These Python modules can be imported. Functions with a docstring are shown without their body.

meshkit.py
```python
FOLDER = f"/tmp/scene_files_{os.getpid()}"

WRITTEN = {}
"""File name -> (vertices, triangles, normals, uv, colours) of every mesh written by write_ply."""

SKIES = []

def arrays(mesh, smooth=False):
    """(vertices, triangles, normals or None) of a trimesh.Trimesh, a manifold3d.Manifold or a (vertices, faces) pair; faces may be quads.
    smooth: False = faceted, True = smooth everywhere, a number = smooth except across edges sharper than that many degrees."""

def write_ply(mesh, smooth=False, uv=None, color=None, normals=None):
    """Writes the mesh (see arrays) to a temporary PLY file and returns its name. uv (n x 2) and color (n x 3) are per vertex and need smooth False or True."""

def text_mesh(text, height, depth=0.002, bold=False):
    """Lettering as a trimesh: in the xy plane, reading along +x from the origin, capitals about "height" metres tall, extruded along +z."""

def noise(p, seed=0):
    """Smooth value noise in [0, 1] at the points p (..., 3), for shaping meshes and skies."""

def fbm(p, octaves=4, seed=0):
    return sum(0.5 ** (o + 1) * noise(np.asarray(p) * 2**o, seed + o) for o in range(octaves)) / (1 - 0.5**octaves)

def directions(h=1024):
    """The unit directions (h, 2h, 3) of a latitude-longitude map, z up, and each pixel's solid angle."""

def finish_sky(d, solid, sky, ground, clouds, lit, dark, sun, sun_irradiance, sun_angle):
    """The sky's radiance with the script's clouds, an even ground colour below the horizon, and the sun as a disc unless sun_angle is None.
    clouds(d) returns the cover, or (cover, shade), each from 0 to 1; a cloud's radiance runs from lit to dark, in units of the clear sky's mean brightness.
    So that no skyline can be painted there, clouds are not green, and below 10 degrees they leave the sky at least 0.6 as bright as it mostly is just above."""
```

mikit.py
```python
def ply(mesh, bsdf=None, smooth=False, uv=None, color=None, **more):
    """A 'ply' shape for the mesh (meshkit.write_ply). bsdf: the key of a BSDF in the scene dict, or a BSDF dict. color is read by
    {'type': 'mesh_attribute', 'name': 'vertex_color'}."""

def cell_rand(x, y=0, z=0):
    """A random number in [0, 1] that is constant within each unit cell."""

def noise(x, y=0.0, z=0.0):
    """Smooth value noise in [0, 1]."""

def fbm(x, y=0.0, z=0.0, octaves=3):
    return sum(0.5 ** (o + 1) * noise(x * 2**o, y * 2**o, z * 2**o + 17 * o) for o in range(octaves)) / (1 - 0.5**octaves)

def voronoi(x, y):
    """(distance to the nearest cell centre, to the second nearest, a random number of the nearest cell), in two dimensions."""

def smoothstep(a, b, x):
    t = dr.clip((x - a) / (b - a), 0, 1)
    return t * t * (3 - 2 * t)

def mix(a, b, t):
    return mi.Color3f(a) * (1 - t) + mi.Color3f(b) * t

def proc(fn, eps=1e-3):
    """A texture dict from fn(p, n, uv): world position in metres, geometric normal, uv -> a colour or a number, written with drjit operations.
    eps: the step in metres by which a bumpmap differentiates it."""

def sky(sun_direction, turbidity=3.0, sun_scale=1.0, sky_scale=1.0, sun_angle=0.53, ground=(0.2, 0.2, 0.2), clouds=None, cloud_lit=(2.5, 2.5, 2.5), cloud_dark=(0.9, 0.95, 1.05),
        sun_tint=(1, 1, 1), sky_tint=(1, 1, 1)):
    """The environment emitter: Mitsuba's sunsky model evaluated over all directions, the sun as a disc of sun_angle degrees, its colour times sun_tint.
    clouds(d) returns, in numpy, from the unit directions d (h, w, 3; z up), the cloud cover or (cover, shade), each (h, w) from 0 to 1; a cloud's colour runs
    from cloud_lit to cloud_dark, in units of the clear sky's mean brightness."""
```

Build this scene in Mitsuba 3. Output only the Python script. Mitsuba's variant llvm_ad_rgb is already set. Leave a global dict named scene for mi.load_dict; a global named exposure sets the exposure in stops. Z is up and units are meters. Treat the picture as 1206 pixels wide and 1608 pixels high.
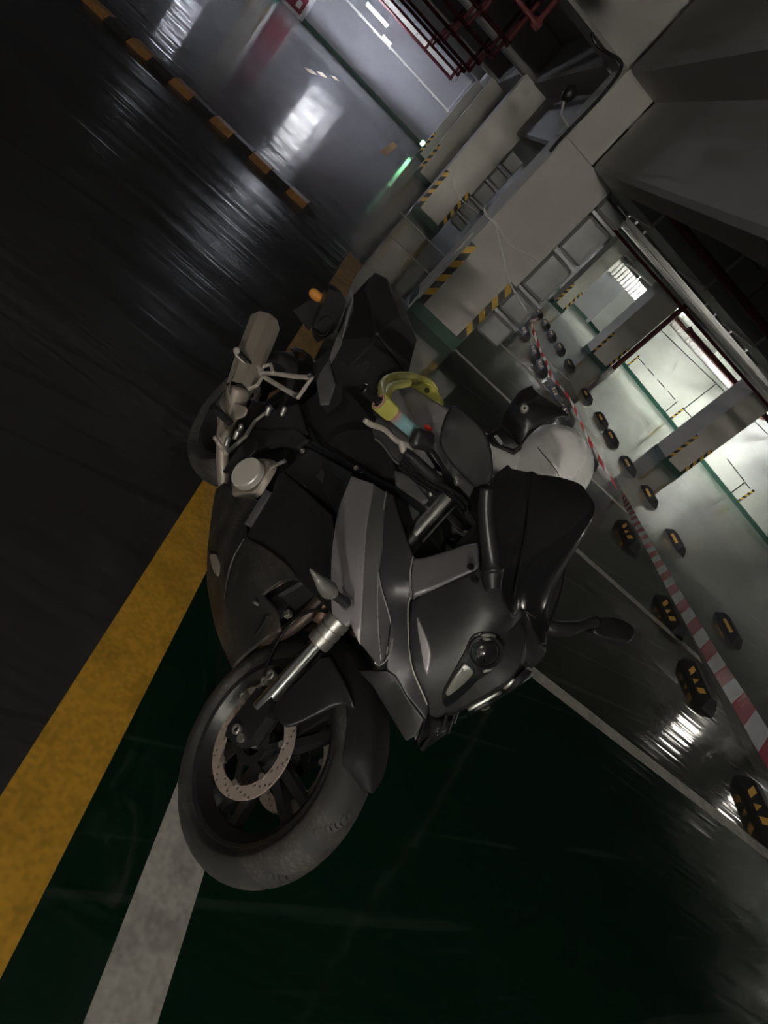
import math, random, numpy as np, trimesh, mitsuba as mi, mikit, meshkit
import drjit as dr
from mikit import noise, fbm, smoothstep, mix
from shapely.geometry import Polygon, Point, LineString
from scipy.interpolate import RBFInterpolator
from scipy.spatial import Delaunay
T = mi.ScalarTransform4f
random.seed(3); rng = np.random.default_rng(3)
scene, labels = {'type': 'scene'}, {}

# ---------------------------------------------------------------- camera, exposure, lights
exposure = 0.0
CAM = np.array([0.0, 0.0, 1.548])
CR = np.array([0.74311433, 0.59667391, 0.30292133]), np.array([0.0741798, -0.52334939, 0.84888325]), np.array([0.66504018, -0.60834667, -0.43316958])
# rows of CR: the world's x, y, z axes seen by a camera with x right, y down, z forward (the photo is rolled by about 47 degrees)
FWD = np.array([CR[k][2] for k in range(3)]); DOWN = np.array([CR[k][1] for k in range(3)])
scene['camera'] = {'type': 'perspective', 'fov': math.degrees(2 * math.atan(603 / 1028.0)), 'fov_axis': 'x', 'near_clip': 0.05, 'far_clip': 200.0,
                   'to_world': T().look_at(origin=CAM.tolist(), target=(CAM + FWD).tolist(), up=(-DOWN).tolist())}

# ---------------------------------------------------------------- helpers
def numbered(name):
    if name not in scene and name not in labels: return name
    k = 1
    while f'{name}_{k:03d}' in scene or f'{name}_{k:03d}' in labels: k += 1
    return f'{name}_{k:03d}'
def thing(name, label=None, cat=None, group=None, kind=None):
    key = numbered(name); d = {}
    if label: d['label'] = label
    if cat: d['category'] = cat
    if group: d['group'] = group
    if kind: d['kind'] = kind
    labels[key] = d
    return key
def obj(name, mesh, mat, parent=None, smooth=False, label=None, M=None, **more):
    key = numbered((parent + '__' if parent else '') + name)
    shape = mesh if isinstance(mesh, dict) else mikit.ply(mesh, mat, smooth=smooth, **more)
    shape = dict(shape)
    if M is not None: shape['to_world'] = T(np.asarray(M, float).tolist())
    scene[key] = shape
    if label: labels[key] = {'label': label}
    return key
def solo(name, mesh, mat, label, cat, group=None, kind=None, **kw):
    key = obj(name, mesh, mat, None, **kw)
    labels[key] = {k: v for k, v in (('label', label), ('category', cat), ('group', group), ('kind', kind)) if v}
    return key
cat_ = trimesh.util.concatenate
def box(x0, x1, y0, y1, z0, z1, b=0.0):
    if b <= 0:
        m = trimesh.creation.box((x1 - x0, y1 - y0, z1 - z0)); m.apply_translation(((x0 + x1) / 2, (y0 + y1) / 2, (z0 + z1) / 2)); return m
    p = [(x, y, z) for sx, X in ((1, x0), (-1, x1)) for sy, Y in ((1, y0), (-1, y1)) for sz, Z in ((1, z0), (-1, z1))
         for x, y, z in ((X, Y + sy * b, Z + sz * b), (X + sx * b, Y, Z + sz * b), (X + sx * b, Y + sy * b, Z))]
    return trimesh.convex.convex_hull(np.array(p))
def frame_from(a, b):
    d = np.asarray(b, float) - a; l = np.linalg.norm(d); d = d / l
    u = np.cross(d, [0, 0, 1.0] if abs(d[2]) < 0.9 else [1.0, 0, 0]); u /= np.linalg.norm(u)
    return u, np.cross(d, u), d, l
def cyl(a, b, r, r2=None, n=16):
    a, b = np.asarray(a, float), np.asarray(b, float); u, v, d, l = frame_from(a, b); r2 = r if r2 is None else r2
    t = np.arange(n) * 2 * np.pi / n; ring = np.cos(t)[:, None] * u + np.sin(t)[:, None] * v
    return trimesh.convex.convex_hull(np.vstack([a + r * ring, b + r2 * ring]))
def lathe(prof, a, axis, n=48):
    """prof: (offset along the axis, radius) pairs."""
    axis = np.asarray(axis, float) / np.linalg.norm(axis); u, v, d, _ = frame_from(np.zeros(3), axis)
    t = np.arange(n) * 2 * np.pi / n; ring = np.cos(t)[:, None] * u + np.sin(t)[:, None] * v
    V = np.concatenate([np.asarray(a, float) + o * d + max(r, 1e-5) * ring for o, r in prof]); F = []
    for k in range(len(prof) - 1):
        i = np.arange(n); j = (i + 1) % n; a0, a1 = k * n, (k + 1) * n
        F += [np.stack([a0 + i, a0 + j, a1 + j], 1), np.stack([a0 + i, a1 + j, a1 + i], 1)]
    m = trimesh.Trimesh(V, np.vstack(F), process=False); m.fix_normals(); return m
def tube(pts, r, n=10, smooth=0):
    p = np.asarray(pts, float)
    if smooth:
        from scipy.interpolate import CubicSpline
        s = np.r_[0, np.cumsum(np.linalg.norm(np.diff(p, axis=0), axis=1))]; p = CubicSpline(s, p)(np.linspace(0, s[-1], smooth))
    t = np.gradient(p, axis=0); t /= np.linalg.norm(t, axis=1, keepdims=True)
    a = np.cross(t[0], [0, 0, 1.0] if abs(t[0][2]) < 0.9 else [1.0, 0, 0]); a /= np.linalg.norm(a); V = []
    rr = np.broadcast_to(r, (len(p),)) if np.ndim(r) == 0 or len(r) == len(p) else np.interp(np.linspace(0, 1, len(p)), np.linspace(0, 1, len(r)), r); ang = np.arange(n) * 2 * np.pi / n
    for k in range(len(p)):
        a = a - t[k] * (a @ t[k]); a /= np.linalg.norm(a); b = np.cross(t[k], a)
        V.append(p[k] + rr[k] * (np.cos(ang)[:, None] * a + np.sin(ang)[:, None] * b))
    V = np.vstack(V + [p[0], p[-1]]); F = []; N = len(p)
    for k in range(N - 1):
        i = np.arange(n); j = (i + 1) % n
        F += [np.stack([k * n + i, k * n + j, (k + 1) * n + j], 1), np.stack([k * n + i, (k + 1) * n + j, (k + 1) * n + i], 1)]
    i = np.arange(n); j = (i + 1) % n
    F += [np.stack([np.full(n, N * n), j, i], 1), np.stack([np.full(n, N * n + 1), (N - 1) * n + i, (N - 1) * n + j], 1)]
    return trimesh.Trimesh(V, np.vstack(F), process=False)

# ---------------------------------------------------------------- materials
def mat(name, **k):
    c = k.pop('color', None); d = {'type': 'principled', **{a: v for a, v in k.items() if a not in ('fn', 'bump', 'scale', 'eps')}}
    d['base_color'] = mikit.proc(k['fn']) if 'fn' in k else {'type': 'rgb', 'value': list(c)}
    if 'rfn' in k: d['roughness'] = mikit.proc(d.pop('rfn'))
    if 'bump' in k: d = {'type': 'bumpmap', 'arbitrary': mikit.proc(k['bump'], eps=k.get('eps', 2e-3)), 'scale': k.get('scale', 1.0), 'bsdf': d}
    scene[name] = {'type': 'twosided', 'bsdf': d}
    return name
def floor_bump(p, n, uv):
    # long shallow trowel waves and finer combed streaks that run across the lane
    return 0.0022 * fbm(p.x * 0.9, p.y * 3.4, 0.0, 3) + 0.0012 * fbm(p.x * 1.6, p.y * 13.0, 3.0, 2) + 0.0009 * noise(p.x * 2.2, p.y * 42.0, 9.0)
def floor_rough(p, n, uv):
    return 0.03 + 0.08 * fbm(p.x * 0.9, p.y * 6.0, 7.0, 3) + 0.02 * noise(p.x * 9, p.y * 9, 1.0)
def lane_bump(p, n, uv):
    return 0.0028 * fbm(p.x * 0.9, p.y * 3.4, 0.0, 3) + 0.0030 * fbm(p.x * 1.3, p.y * 11.0, 3.0, 2) + 0.0014 * noise(p.x * 2.2, p.y * 42.0, 9.0)
def lane_rough(p, n, uv):
    return 0.07 + 0.13 * fbm(p.x * 0.9, p.y * 6.0, 7.0, 3) + 0.03 * noise(p.x * 9, p.y * 9, 1.0)
def stain(p, s, seed): return fbm(p.x * s, p.y * s, p.z * s + seed, 4)
def scratch(p):
    a = noise(p.x * 0.6 + p.y * 2.0, (p.y - 0.35 * p.x) * 30.0, 5.0); return smoothstep(0.83, 0.93, a)
def lane_col(p, n, uv): return mix((0.040, 0.041, 0.042), (0.028, 0.0285, 0.030), stain(p, 0.7, 2.0)) * (1 - 0.25 * scratch(p))
def green_col(p, n, uv): return mix((0.0025, 0.016, 0.008), (0.004, 0.020, 0.011), stain(p, 0.9, 4.0)) + mi.Color3f(0.012, 0.012, 0.011) * scratch(p)
def aisle_col(p, n, uv): return mix((0.15, 0.155, 0.145), (0.10, 0.105, 0.10), stain(p, 0.6, 8.0)) + mi.Color3f(0.03, 0.03, 0.028) * scratch(p)
def paint_col(c, lo=0.82):
    def fn(p, n, uv):
        w = smoothstep(0.28, 0.62, fbm(p.x * 14, p.y * 14, 2.0, 4)); return mi.Color3f(*c) * (lo + (1 - lo) * w) * (0.85 + 0.3 * noise(p.x * 90, p.y * 90, 0.0))
    return fn
def plaster(c, amp=0.12):
    def fn(p, n, uv): return mi.Color3f(*c) * (1 - amp + 2 * amp * fbm(p.x * 1.3, p.y * 1.3, p.z * 1.3, 4))
    return fn
mat('m_lane', fn=lane_col, rfn=lane_rough, roughness=0.3, specular=0.5, bump=lane_bump)
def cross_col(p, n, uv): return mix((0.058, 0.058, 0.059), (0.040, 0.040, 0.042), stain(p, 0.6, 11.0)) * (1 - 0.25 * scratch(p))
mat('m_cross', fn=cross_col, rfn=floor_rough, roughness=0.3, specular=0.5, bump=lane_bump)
mat('m_green', fn=green_col, rfn=floor_rough, roughness=0.3, specular=0.5, bump=floor_bump)
def bay_col(p, n, uv): return mix((0.040, 0.047, 0.038), (0.026, 0.031, 0.026), stain(p, 0.8, 6.0)) + mi.Color3f(0.02, 0.02, 0.018) * scratch(p)
mat('m_bay', fn=bay_col, rfn=floor_rough, roughness=0.3, specular=0.5, bump=floor_bump)
mat('m_aisle', fn=aisle_col, rfn=floor_rough, roughness=0.3, specular=0.5, bump=floor_bump)
mat('m_yellow', fn=paint_col((0.50, 0.27, 0.03)), roughness=0.45)
mat('m_white', fn=paint_col((0.37, 0.355, 0.33), 0.75), roughness=0.5)
mat('m_plaster', fn=plaster((0.62, 0.60, 0.56)), roughness=0.75)
mat('m_concrete', fn=plaster((0.28, 0.28, 0.27), 0.2), roughness=0.8)
mat('m_beam', fn=plaster((0.26, 0.255, 0.245), 0.2), roughness=0.7)
mat('m_slab', fn=plaster((0.28, 0.27, 0.26), 0.2), roughness=0.8)
mat('m_wall', fn=plaster((0.60, 0.61, 0.58)), roughness=0.7)
mat('m_greywall', fn=plaster((0.30, 0.30, 0.32)), roughness=0.7)
mat('m_plinth', color=(0.008, 0.045, 0.030), roughness=0.45)
mat('m_tapeblack', color=(0.012, 0.012, 0.012), roughness=0.45)
mat('m_tapeyellow', color=(0.72, 0.46, 0.06), roughness=0.45)
mat('m_galv', fn=lambda p, n, uv: mi.Color3f(0.62, 0.63, 0.62) * (0.8 + 0.4 * fbm(p.x * 5, p.y * 5, p.z * 5, 3)), metallic=0.85, roughness=0.27)
mat('m_steel', color=(0.6, 0.6, 0.6), metallic=0.5, roughness=0.35)
mat('m_redpipe', color=(0.085, 0.010, 0.013), roughness=0.5)
mat('m_ductdark', color=(0.26, 0.265, 0.255), metallic=0.3, roughness=0.45)
mat('m_rubber', fn=lambda p, n, uv: mi.Color3f(0.014, 0.014, 0.015) * (0.7 + 0.9 * fbm(p.x * 25, p.y * 25, p.z * 25, 3)), roughness=0.6)
mat('m_reflector', color=(0.62, 0.36, 0.08), roughness=0.35)
mat('m_humpyellow', fn=paint_col((0.22, 0.115, 0.04)), roughness=0.6)
mat('m_red', color=(0.45, 0.02, 0.04), roughness=0.5)
mat('m_tapewhite', color=(0.75, 0.72, 0.72), roughness=0.5)
mat('m_box', color=(0.20, 0.03, 0.05), roughness=0.4)
mat('m_ribwhite', color=(0.78, 0.76, 0.74), roughness=0.6)
mat('m_cable', color=(0.78, 0.78, 0.77), roughness=0.5)
mat('m_black', color=(0.01, 0.01, 0.01), roughness=0.45)

# ---------------------------------------------------------------- lamps of the garage, plus lights added for fill and glint
def lamp(name, label, c, size, rad, group=None, hang=None):
    t = thing(name, label, 'lamp', group); x, y, z = c; sx, sy, sz = size
    obj('housing', box(x - sx / 2 - .02, x + sx / 2 + .02, y - sy / 2 - .02, y + sy / 2 + .02, z + sz / 2, z + sz / 2 + .04), 'm_tapewhite', t)
    obj('tube', box(x - sx / 2, x + sx / 2, y - sy / 2, y + sy / 2, z - sz / 2, z + sz / 2), 'm_tapewhite', t, emitter={'type': 'area', 'radiance': {'type': 'rgb', 'value': list(rad)}})
    if hang:
        for s in (-1, 1): obj('hanger', cyl((x + s * sx * .4, y, z + sz / 2 + .04), (x + s * sx * .4, y, hang), .008, n=6), 'm_steel', t)
    return t
COOL, WARM, GREENISH = np.array([0.92, 0.96, 1.10]), np.array([1.06, 1.0, 0.88]), np.array([1.0, 1.03, 0.90])
lamp('tube_lamp', 'brightest hanging tube lamp, by the far grey wall over the lane', (-3.42, 27.0, 2.02), (0.9, .1, .1), COOL * 820, None, 3.58)
lamp('tube_lamp', 'small glowing tube added for the glint on the galvanised cable trunking of the far wall', (-2.8, 27.75, 1.72), (.35, .06, .05), COOL * 200)  # glowing box added where the trunking only glints
lamp('tube_lamp', 'tube lamp over the far left end of the lane, outside the top edge', (-9.0, 29.0, 2.85), (.9, .12, .1), COOL * 25, None, 3.58)
lamp('tube_lamp', 'tube lamp of the right aisle, the farther one', (10.2, 24.2, 2.85), (1.2, .12, .1), GREENISH * 500, None, 3.58)
lamp('tube_lamp', 'tube lamp of the right aisle, before the pale wall', (13.0, 20.5, 2.85), (1.2, .12, .1), GREENISH * 500, None, 3.58)
lamp('tube_lamp', 'tube lamp outside the right edge, over the near aisle', (10.9, 9.15, 2.75), (.5, .12, .1), WARM * 26, None, 3.58)
lamp('tube_lamp', 'second tube lamp outside the right edge, over the near aisle', (12.3, 8.3, 2.75), (.5, .12, .1), WARM * 30, None, 3.58)
lamp('tube_lamp', 'added fill lamp outside the right edge, brightening the far pillars', (14.0, 6.0, 2.9), (1.2, .12, .1), WARM * 110, None, 3.58)  # unseen light added to brighten the far pillar faces
lamp('tube_lamp', 'added fill lamp above the dark duct, hidden by the beam, lighting the cable trays', (4.6, 8.6, 3.0), (2.0, .12, .1), WARM * 28, None, 3.58)  # unseen light added for the cable trays, screened by beam and duct
lamp('bulkhead_lamp', 'small bulkhead lamp over the lane, beside the viewer', (-0.9, -2.5, 2.6), (.2, .2, .12), WARM * 240, None, 3.58)
lamp('tube_lamp', 'tube lamp over the bays, far behind the viewer', (0.2, -13.0, 2.5), (1.2, .12, .1), WARM * 2100, None, 3.58)

# ---------------------------------------------------------------- the shell
ZC = 3.6
fl = obj('floor', box(-13, 25, -20, 33, -.3, -.01), 'm_concrete'); labels[fl] = {'label': 'glossy coated garage floor', 'kind': 'structure'}
obj('lane_coating', box(-13, .18, -20, 7.4, -.01, 0), 'm_lane', fl, label='dark grey glossy lane coating')
obj('crossing_coating', box(-13, .74, 7.4, 33, -.01, 0), 'm_cross', fl, label='grey worn glossy floor beyond the speed hump, its right strip painted pale for reflections')  # strip right of the lane carries reflected brightness as paler colour
obj('green_coating', box(.18, 5.0, -20, 2.65, -.01, 0), 'm_green', fl, label='dark green glossy parking coating')
obj('bay_coating', trimesh.util.concatenate([box(.18, 5.0, 2.65, 7.4, -.01, 0), box(.74, 5.0, 7.4, 33, -.01, 0)]), 'm_bay', fl, label='dark olive grey parking coating')
obj('aisle_coating', box(5.0, 25, -20, 33, -.01, 0), 'm_aisle', fl, label='grey glossy aisle coating')
obj('yellow_line', box(.18, .36, -8, 7.15, -.002, .002), 'm_yellow', fl, label='wide worn yellow line along the lane')
obj('yellow_line', box(-.47, -.29, 17.2, 22.3, -.002, .002), 'm_yellow', fl)
for a, b in ((18.3, 19.4), (20.0, 21.1), (22.6, 23.5)): obj('yellow_dash', box(-2.95, -2.78, a, b, -.002, .002), 'm_yellow', fl)
obj('white_line', box(.545, .695, -8, 1.07, -.002, .002), 'm_white', fl, label='worn white line under the front wheel')
for y in (2.60, 4.72, 7.22, 9.7, 12.2): obj('bay_line', box(.55, 4.95, y, y + .10, -.002, .002), 'm_white', fl)
cl = obj('ceiling', box(-13, 25, -20, 33, ZC, ZC + .3), 'm_concrete'); labels[cl] = {'label': 'grey concrete garage ceiling', 'kind': 'structure'}
def wall(name, poly2, z0, z1, m, label):
    k = obj(name, trimesh.creation.extrude_polygon(Polygon(poly2), z1 - z0), m, M=np.array([[1, 0, 0, 0], [0, 1, 0, 0], [0, 0, 1, z0], [0, 0, 0, 1]])); labels[k] = {'label': label, 'kind': 'structure'}; return k
wf = wall('wall_far', [(-13, 31.6), (13, 31.6), (13, 33), (-13, 33)], 0, ZC, 'm_greywall', 'grey far wall of the garage')
obj('green_band', box(-13, 11, 31.56, 31.6, 0, .14), 'm_plinth', wf)
A, Bp = np.array([11.2, 31.6]), np.array([21.8, 2.0]); dw = (Bp - A) / np.linalg.norm(Bp - A); nw = np.array([-dw[1], dw[0]])
nw = nw if nw[0] > 0 else -nw
wr = wall('wall_right', [A, Bp, Bp + .3 * nw, A + .3 * nw], 0, ZC, 'm_wall', 'pale plastered wall along the right aisle')
k = obj('green_band', trimesh.creation.extrude_polygon(Polygon([A - .02 * nw, Bp - .02 * nw, Bp, A]), .15), 'm_plinth', wr)
OW = lambda t, z, off=.012: np.array([*(A + dw * t - nw * off), z])     # a point on the right wall, t metres from its far corner
tw = lambda y: (y - A[1]) / dw[1]
def conduit(*yz): obj('conduit', tube([OW(tw(y), z) for y, z in yz], .014, n=6), 'm_black', wr)
for k in range(4): conduit((27.82 - .8 * k, .67 + .01 * k), (27.30 - .8 * k, .68 + .01 * k))
conduit((24.74, .72), (24.71, .07)); conduit((24.34, .72), (23.77, .74)); conduit((24.27, .72), (24.27, 2.1)); conduit((28.33, .6), (28.2, 1.86)); conduit((30.5, 1.95), (23.5, 2.15), (18.5, 2.25), (12.0, 2.4))
for k in range(3): conduit((21.41 - .38 * k, .74 - .015 * k), (21.12 - .38 * k, .73 - .015 * k))
conduit((20.31, .68), (20.27, .04)); conduit((20.31, .68), (20.0, .68))
for y in (27.9, 24.3, 19.88):
    c = OW(tw(y), 0, .004); tpk = obj('hazard_tape', cat_([box(-.05, .05, -.004, .004, .02, .74)]), 'm_tapeblack', wr, M=np.array([[dw[0], nw[0], 0, c[0]], [dw[1], nw[1], 0, c[1]], [0, 0, 1, 0], [0, 0, 0, 1]]))
    for k in range(4):
        q = box(-.05, .05, -.008, -.003, .08 + k * .17, .16 + k * .17); q.vertices[:, 2] += q.vertices[:, 0] * .6
        obj('yellow_stripe', q, 'm_tapeyellow', tpk, M=np.array([[dw[0], nw[0], 0, c[0]], [dw[1], nw[1], 0, c[1]], [0, 0, 1, 0], [0, 0, 0, 1]]))
wall('wall_right_near', [(21.8, -20), (22.1, -20), (22.1, 2.3), (21.8, 2.3)], 0, ZC, 'm_wall', 'pale side wall near the viewer')
wall('wall_left', [(-13.3, -20), (-13, -20), (-13, 33), (-13.3, 33)], 0, ZC, 'm_greywall', 'grey left wall of the garage')
wall('wall_back', [(-13, -20.3), (25, -20.3), (25, -20), (-13, -20)], 0, ZC, 'm_greywall', 'grey wall behind the viewer')

# ---------------------------------------------------------------- pillars
def hazard(t, x0, x1, yf, z0, z1, lean):
    tp = obj('hazard_tape', box(x0, x1, yf - .004, yf, z0, z1), 'm_tapeblack', t)
    n, w = 4, x1 - x0; st = (z1 - z0) / 4.25
    for k in range(n):
        zb = z0 + .08 + k * st; h, sl = .09, .07
        pts = [(x0, zb + (0 if lean > 0 else sl)), (x1, zb + (sl if lean > 0 else 0)), (x1, zb + (sl if lean > 0 else 0) + h), (x0, zb + (0 if lean > 0 else sl) + h)]
        m = trimesh.creation.extrude_polygon(Polygon(pts), .003); v = m.vertices; m.vertices = np.column_stack([v[:, 0], yf - .004 - v[:, 2], v[:, 1]])
        m.fix_normals(); obj('yellow_stripe', m, 'm_tapeyellow', tp)
    return tp
def pillar(label, x0, x1, y0, y1, top, group=None, m='m_plaster', tape=True, joint=None):
    t = thing('pillar', label, 'pillar', group)
    if joint:
        obj('shaft', box(x0, x1, y0, y1, .14, joint - .004, .006), m, t); obj('head', box(x0, joint and x1 - .31, y0, y1, joint, top, .006), m, t)
    else: obj('shaft', box(x0, x1, y0, y1, .14, top, .006), m, t)
    obj('green_plinth', box(x0 - .004, x1 + .004, y0 - .004, y1 + .004, 0, .14), 'm_plinth', t)
    if tape:
        hazard(t, x0 + .005, x0 + .085, y0, .14, .93, 1); hazard(t, x1 - .085, x1 - .005, y0, .14, .93, -1)
    return t
pillar('nearest white square pillar with hazard tape and green foot, beside the tall metal duct', 1.03, 1.70, 7.15, 7.85, 2.88, joint=2.17)
pillar('second pillar of the row along the lane, behind the nearest white pillar', .74, 1.38, 13.6, 14.3, 2.88)
pillar('third pillar of the row along the lane, grey with taped edges', .50, 1.12, 19.7, 20.4, 2.88)
pillar('brightest far pillar at the end of the row, above the green light', .30, .92, 25.2, 25.9, 2.88)
pillar('pale pillar by the right edge, broad lit face with a dark side', 8.40, 9.02, 13.55, 14.25, 2.9)
pillar('grey pillar beside the dark red standpipe', 7.52, 8.28, 19.2, 19.9, 2.9)
pillar('far pillar across the lane, cut off by the top edge', -7.1, -6.45, 27.9, 28.5, 2.9)
pillar('small far pillar behind the pair of wheel stops, right of the ribbed metal duct', 6.75, 7.25, 23.0, 23.6, 2.9)

# ---------------------------------------------------------------- ceiling beams (parts of the ceiling)
def beam(x0, x1, y0, y1, z0, z1, m='m_concrete', ch=.035): return obj('beam', box(x0, x1, y0, y1, z0, z1, ch), m, cl)
for (ya, yb, xo) in ((-20, 7.15, 1.40), (7.85, 13.6, 1.25), (14.3, 19.7, 1.0), (20.4, 31.5, .75)):
    beam(xo, xo + .31, ya, yb, 2.16, 2.92, 'm_beam'); beam(xo - .36, xo + .36, ya, yb, 2.86, ZC, 'm_slab')
for y in (7.15, 13.6, 19.7, 25.2):
    beam(-13, 1.2, y + .25, y + .75, 2.88, ZC, 'm_slab'); beam(1.7, 21, y + .25, y + .75, 2.75, ZC)
for x in (8.5,): beam(x, x + .4, -20, 31, 2.62, ZC)

# ---------------------------------------------------------------- speed hump
t = thing('speed_hump', 'striped black and ochre rubber speed hump across the dark lane', 'speed hump')
def hump_block(x0, x1, ya=7.16, yb=7.5, h=.05):
    p = Polygon([(ya, 0), (ya + .09, h), (yb - .09, h), (yb, 0)]); m = trimesh.creation.extrude_polygon(p, x1 - x0 - .008); v = m.vertices
    m.vertices = np.column_stack([x0 + .004 + v[:, 2], v[:, 0], v[:, 1]]); m.fix_normals(); return m
x = -.43
capm = trimesh.convex.convex_hull(np.array([(x, 7.16, 0), (x, 7.5, 0), (x, 7.25, .05), (x, 7.41, .05), (x + .17, 7.28, 0), (x + .17, 7.38, 0), (x + .12, 7.3, .015), (x + .12, 7.36, .015)]))
obj('end_cap', capm, 'm_rubber', t)
for k in range(18):
    obj('yellow_block' if k % 2 == 0 else 'black_block', hump_block(x - .232, x), 'm_humpyellow' if k % 2 == 0 else 'm_rubber', t); x -= .232

# ---------------------------------------------------------------- rubber wheel stops
def stop_mesh():
    L, W, H = .275, .075, .10
    return trimesh.convex.convex_hull(np.array([(sx * a, sy * b, z) for sx in (-1, 1) for sy in (-1, 1) for a, b, z in ((W, L, 0), (W, L - .01, .025), (W - .025, L - .06, H - .01), (W - .035, L - .075, H))]))
def patch(kind):
    out = []
    def face(pts):   # (y, s) on the slanted face towards -x; s 0..1 up the slope
        P0, P1 = np.array([-.0752, 0, .028]), np.array([-.0502, 0, .088]); n = np.array([-.92, 0, .385]) * .002
        a = np.array([P0 + (P1 - P0) * s + [0, y, 0] for y, s in pts]); return trimesh.convex.convex_hull(np.vstack([a - n, a + n]))
    if kind == 3: return [face([(-.13, .1), (-.07, .1), (-.10, .9), (-.16, .9)]), face([(-.03, .1), (.03, .1), (0, .8)]), face([(.07, .1), (.13, .1), (.16, .9), (.10, .9)])]
    return [face([(-.12, .2), (.12, .2), (.12, .75), (-.12, .75)])]
SM = mikit.ply(stop_mesh(), 'm_rubber'); P3 = [mikit.ply(m, 'm_reflector') for m in patch(3)]; P1 = [mikit.ply(m, 'm_reflector') for m in patch(1)]
def wheel_stop(x, y, kind, label, group, yaw=0.0):
    t = thing('wheel_stop', label, 'wheel stop', group); M = np.eye(4); c, s = math.cos(yaw), math.sin(yaw); M[:2, :2] = [[c, -s], [s, c]]; M[:3, 3] = (x, y, 0)
    obj('block', SM, None, t, M=M)
    for p in (P3 if kind == 3 else P1): obj('reflector', p, None, t, M=M)
R1 = [(4.62, 3.00, 'cut by the right edge of the photo, nearest of the three-patch wheel stops'), (4.51, 4.11, 'second nearest of the three-patch wheel stops, under the barrier tape'), (4.59, 5.07, 'third nearest of the three-patch wheel stops, under the barrier tape'),
      (4.42, 6.29, 'three-patch wheel stop half covered by the far end of the wide barrier tape'), (4.25, 8.01, 'wheel stop partly hidden behind the white helmet'), (4.07, 9.08, 'wheel stop above the black visor of the helmet'),
      (3.97, 9.75, 'wheel stop with tape lying across it, above the helmet visor'), (3.84, 10.75, 'nearer of two wheel stops in the glare with tape between them'), (3.79, 11.45, 'farther of two wheel stops in the glare with tape between them'), (3.70, 12.4, 'wheel stop nearest the foot of the ribbed metal duct')]
for x, y, l in R1: wheel_stop(x, y, 3, 'black rubber ' + l, 'wheel stops of the near row')
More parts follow.
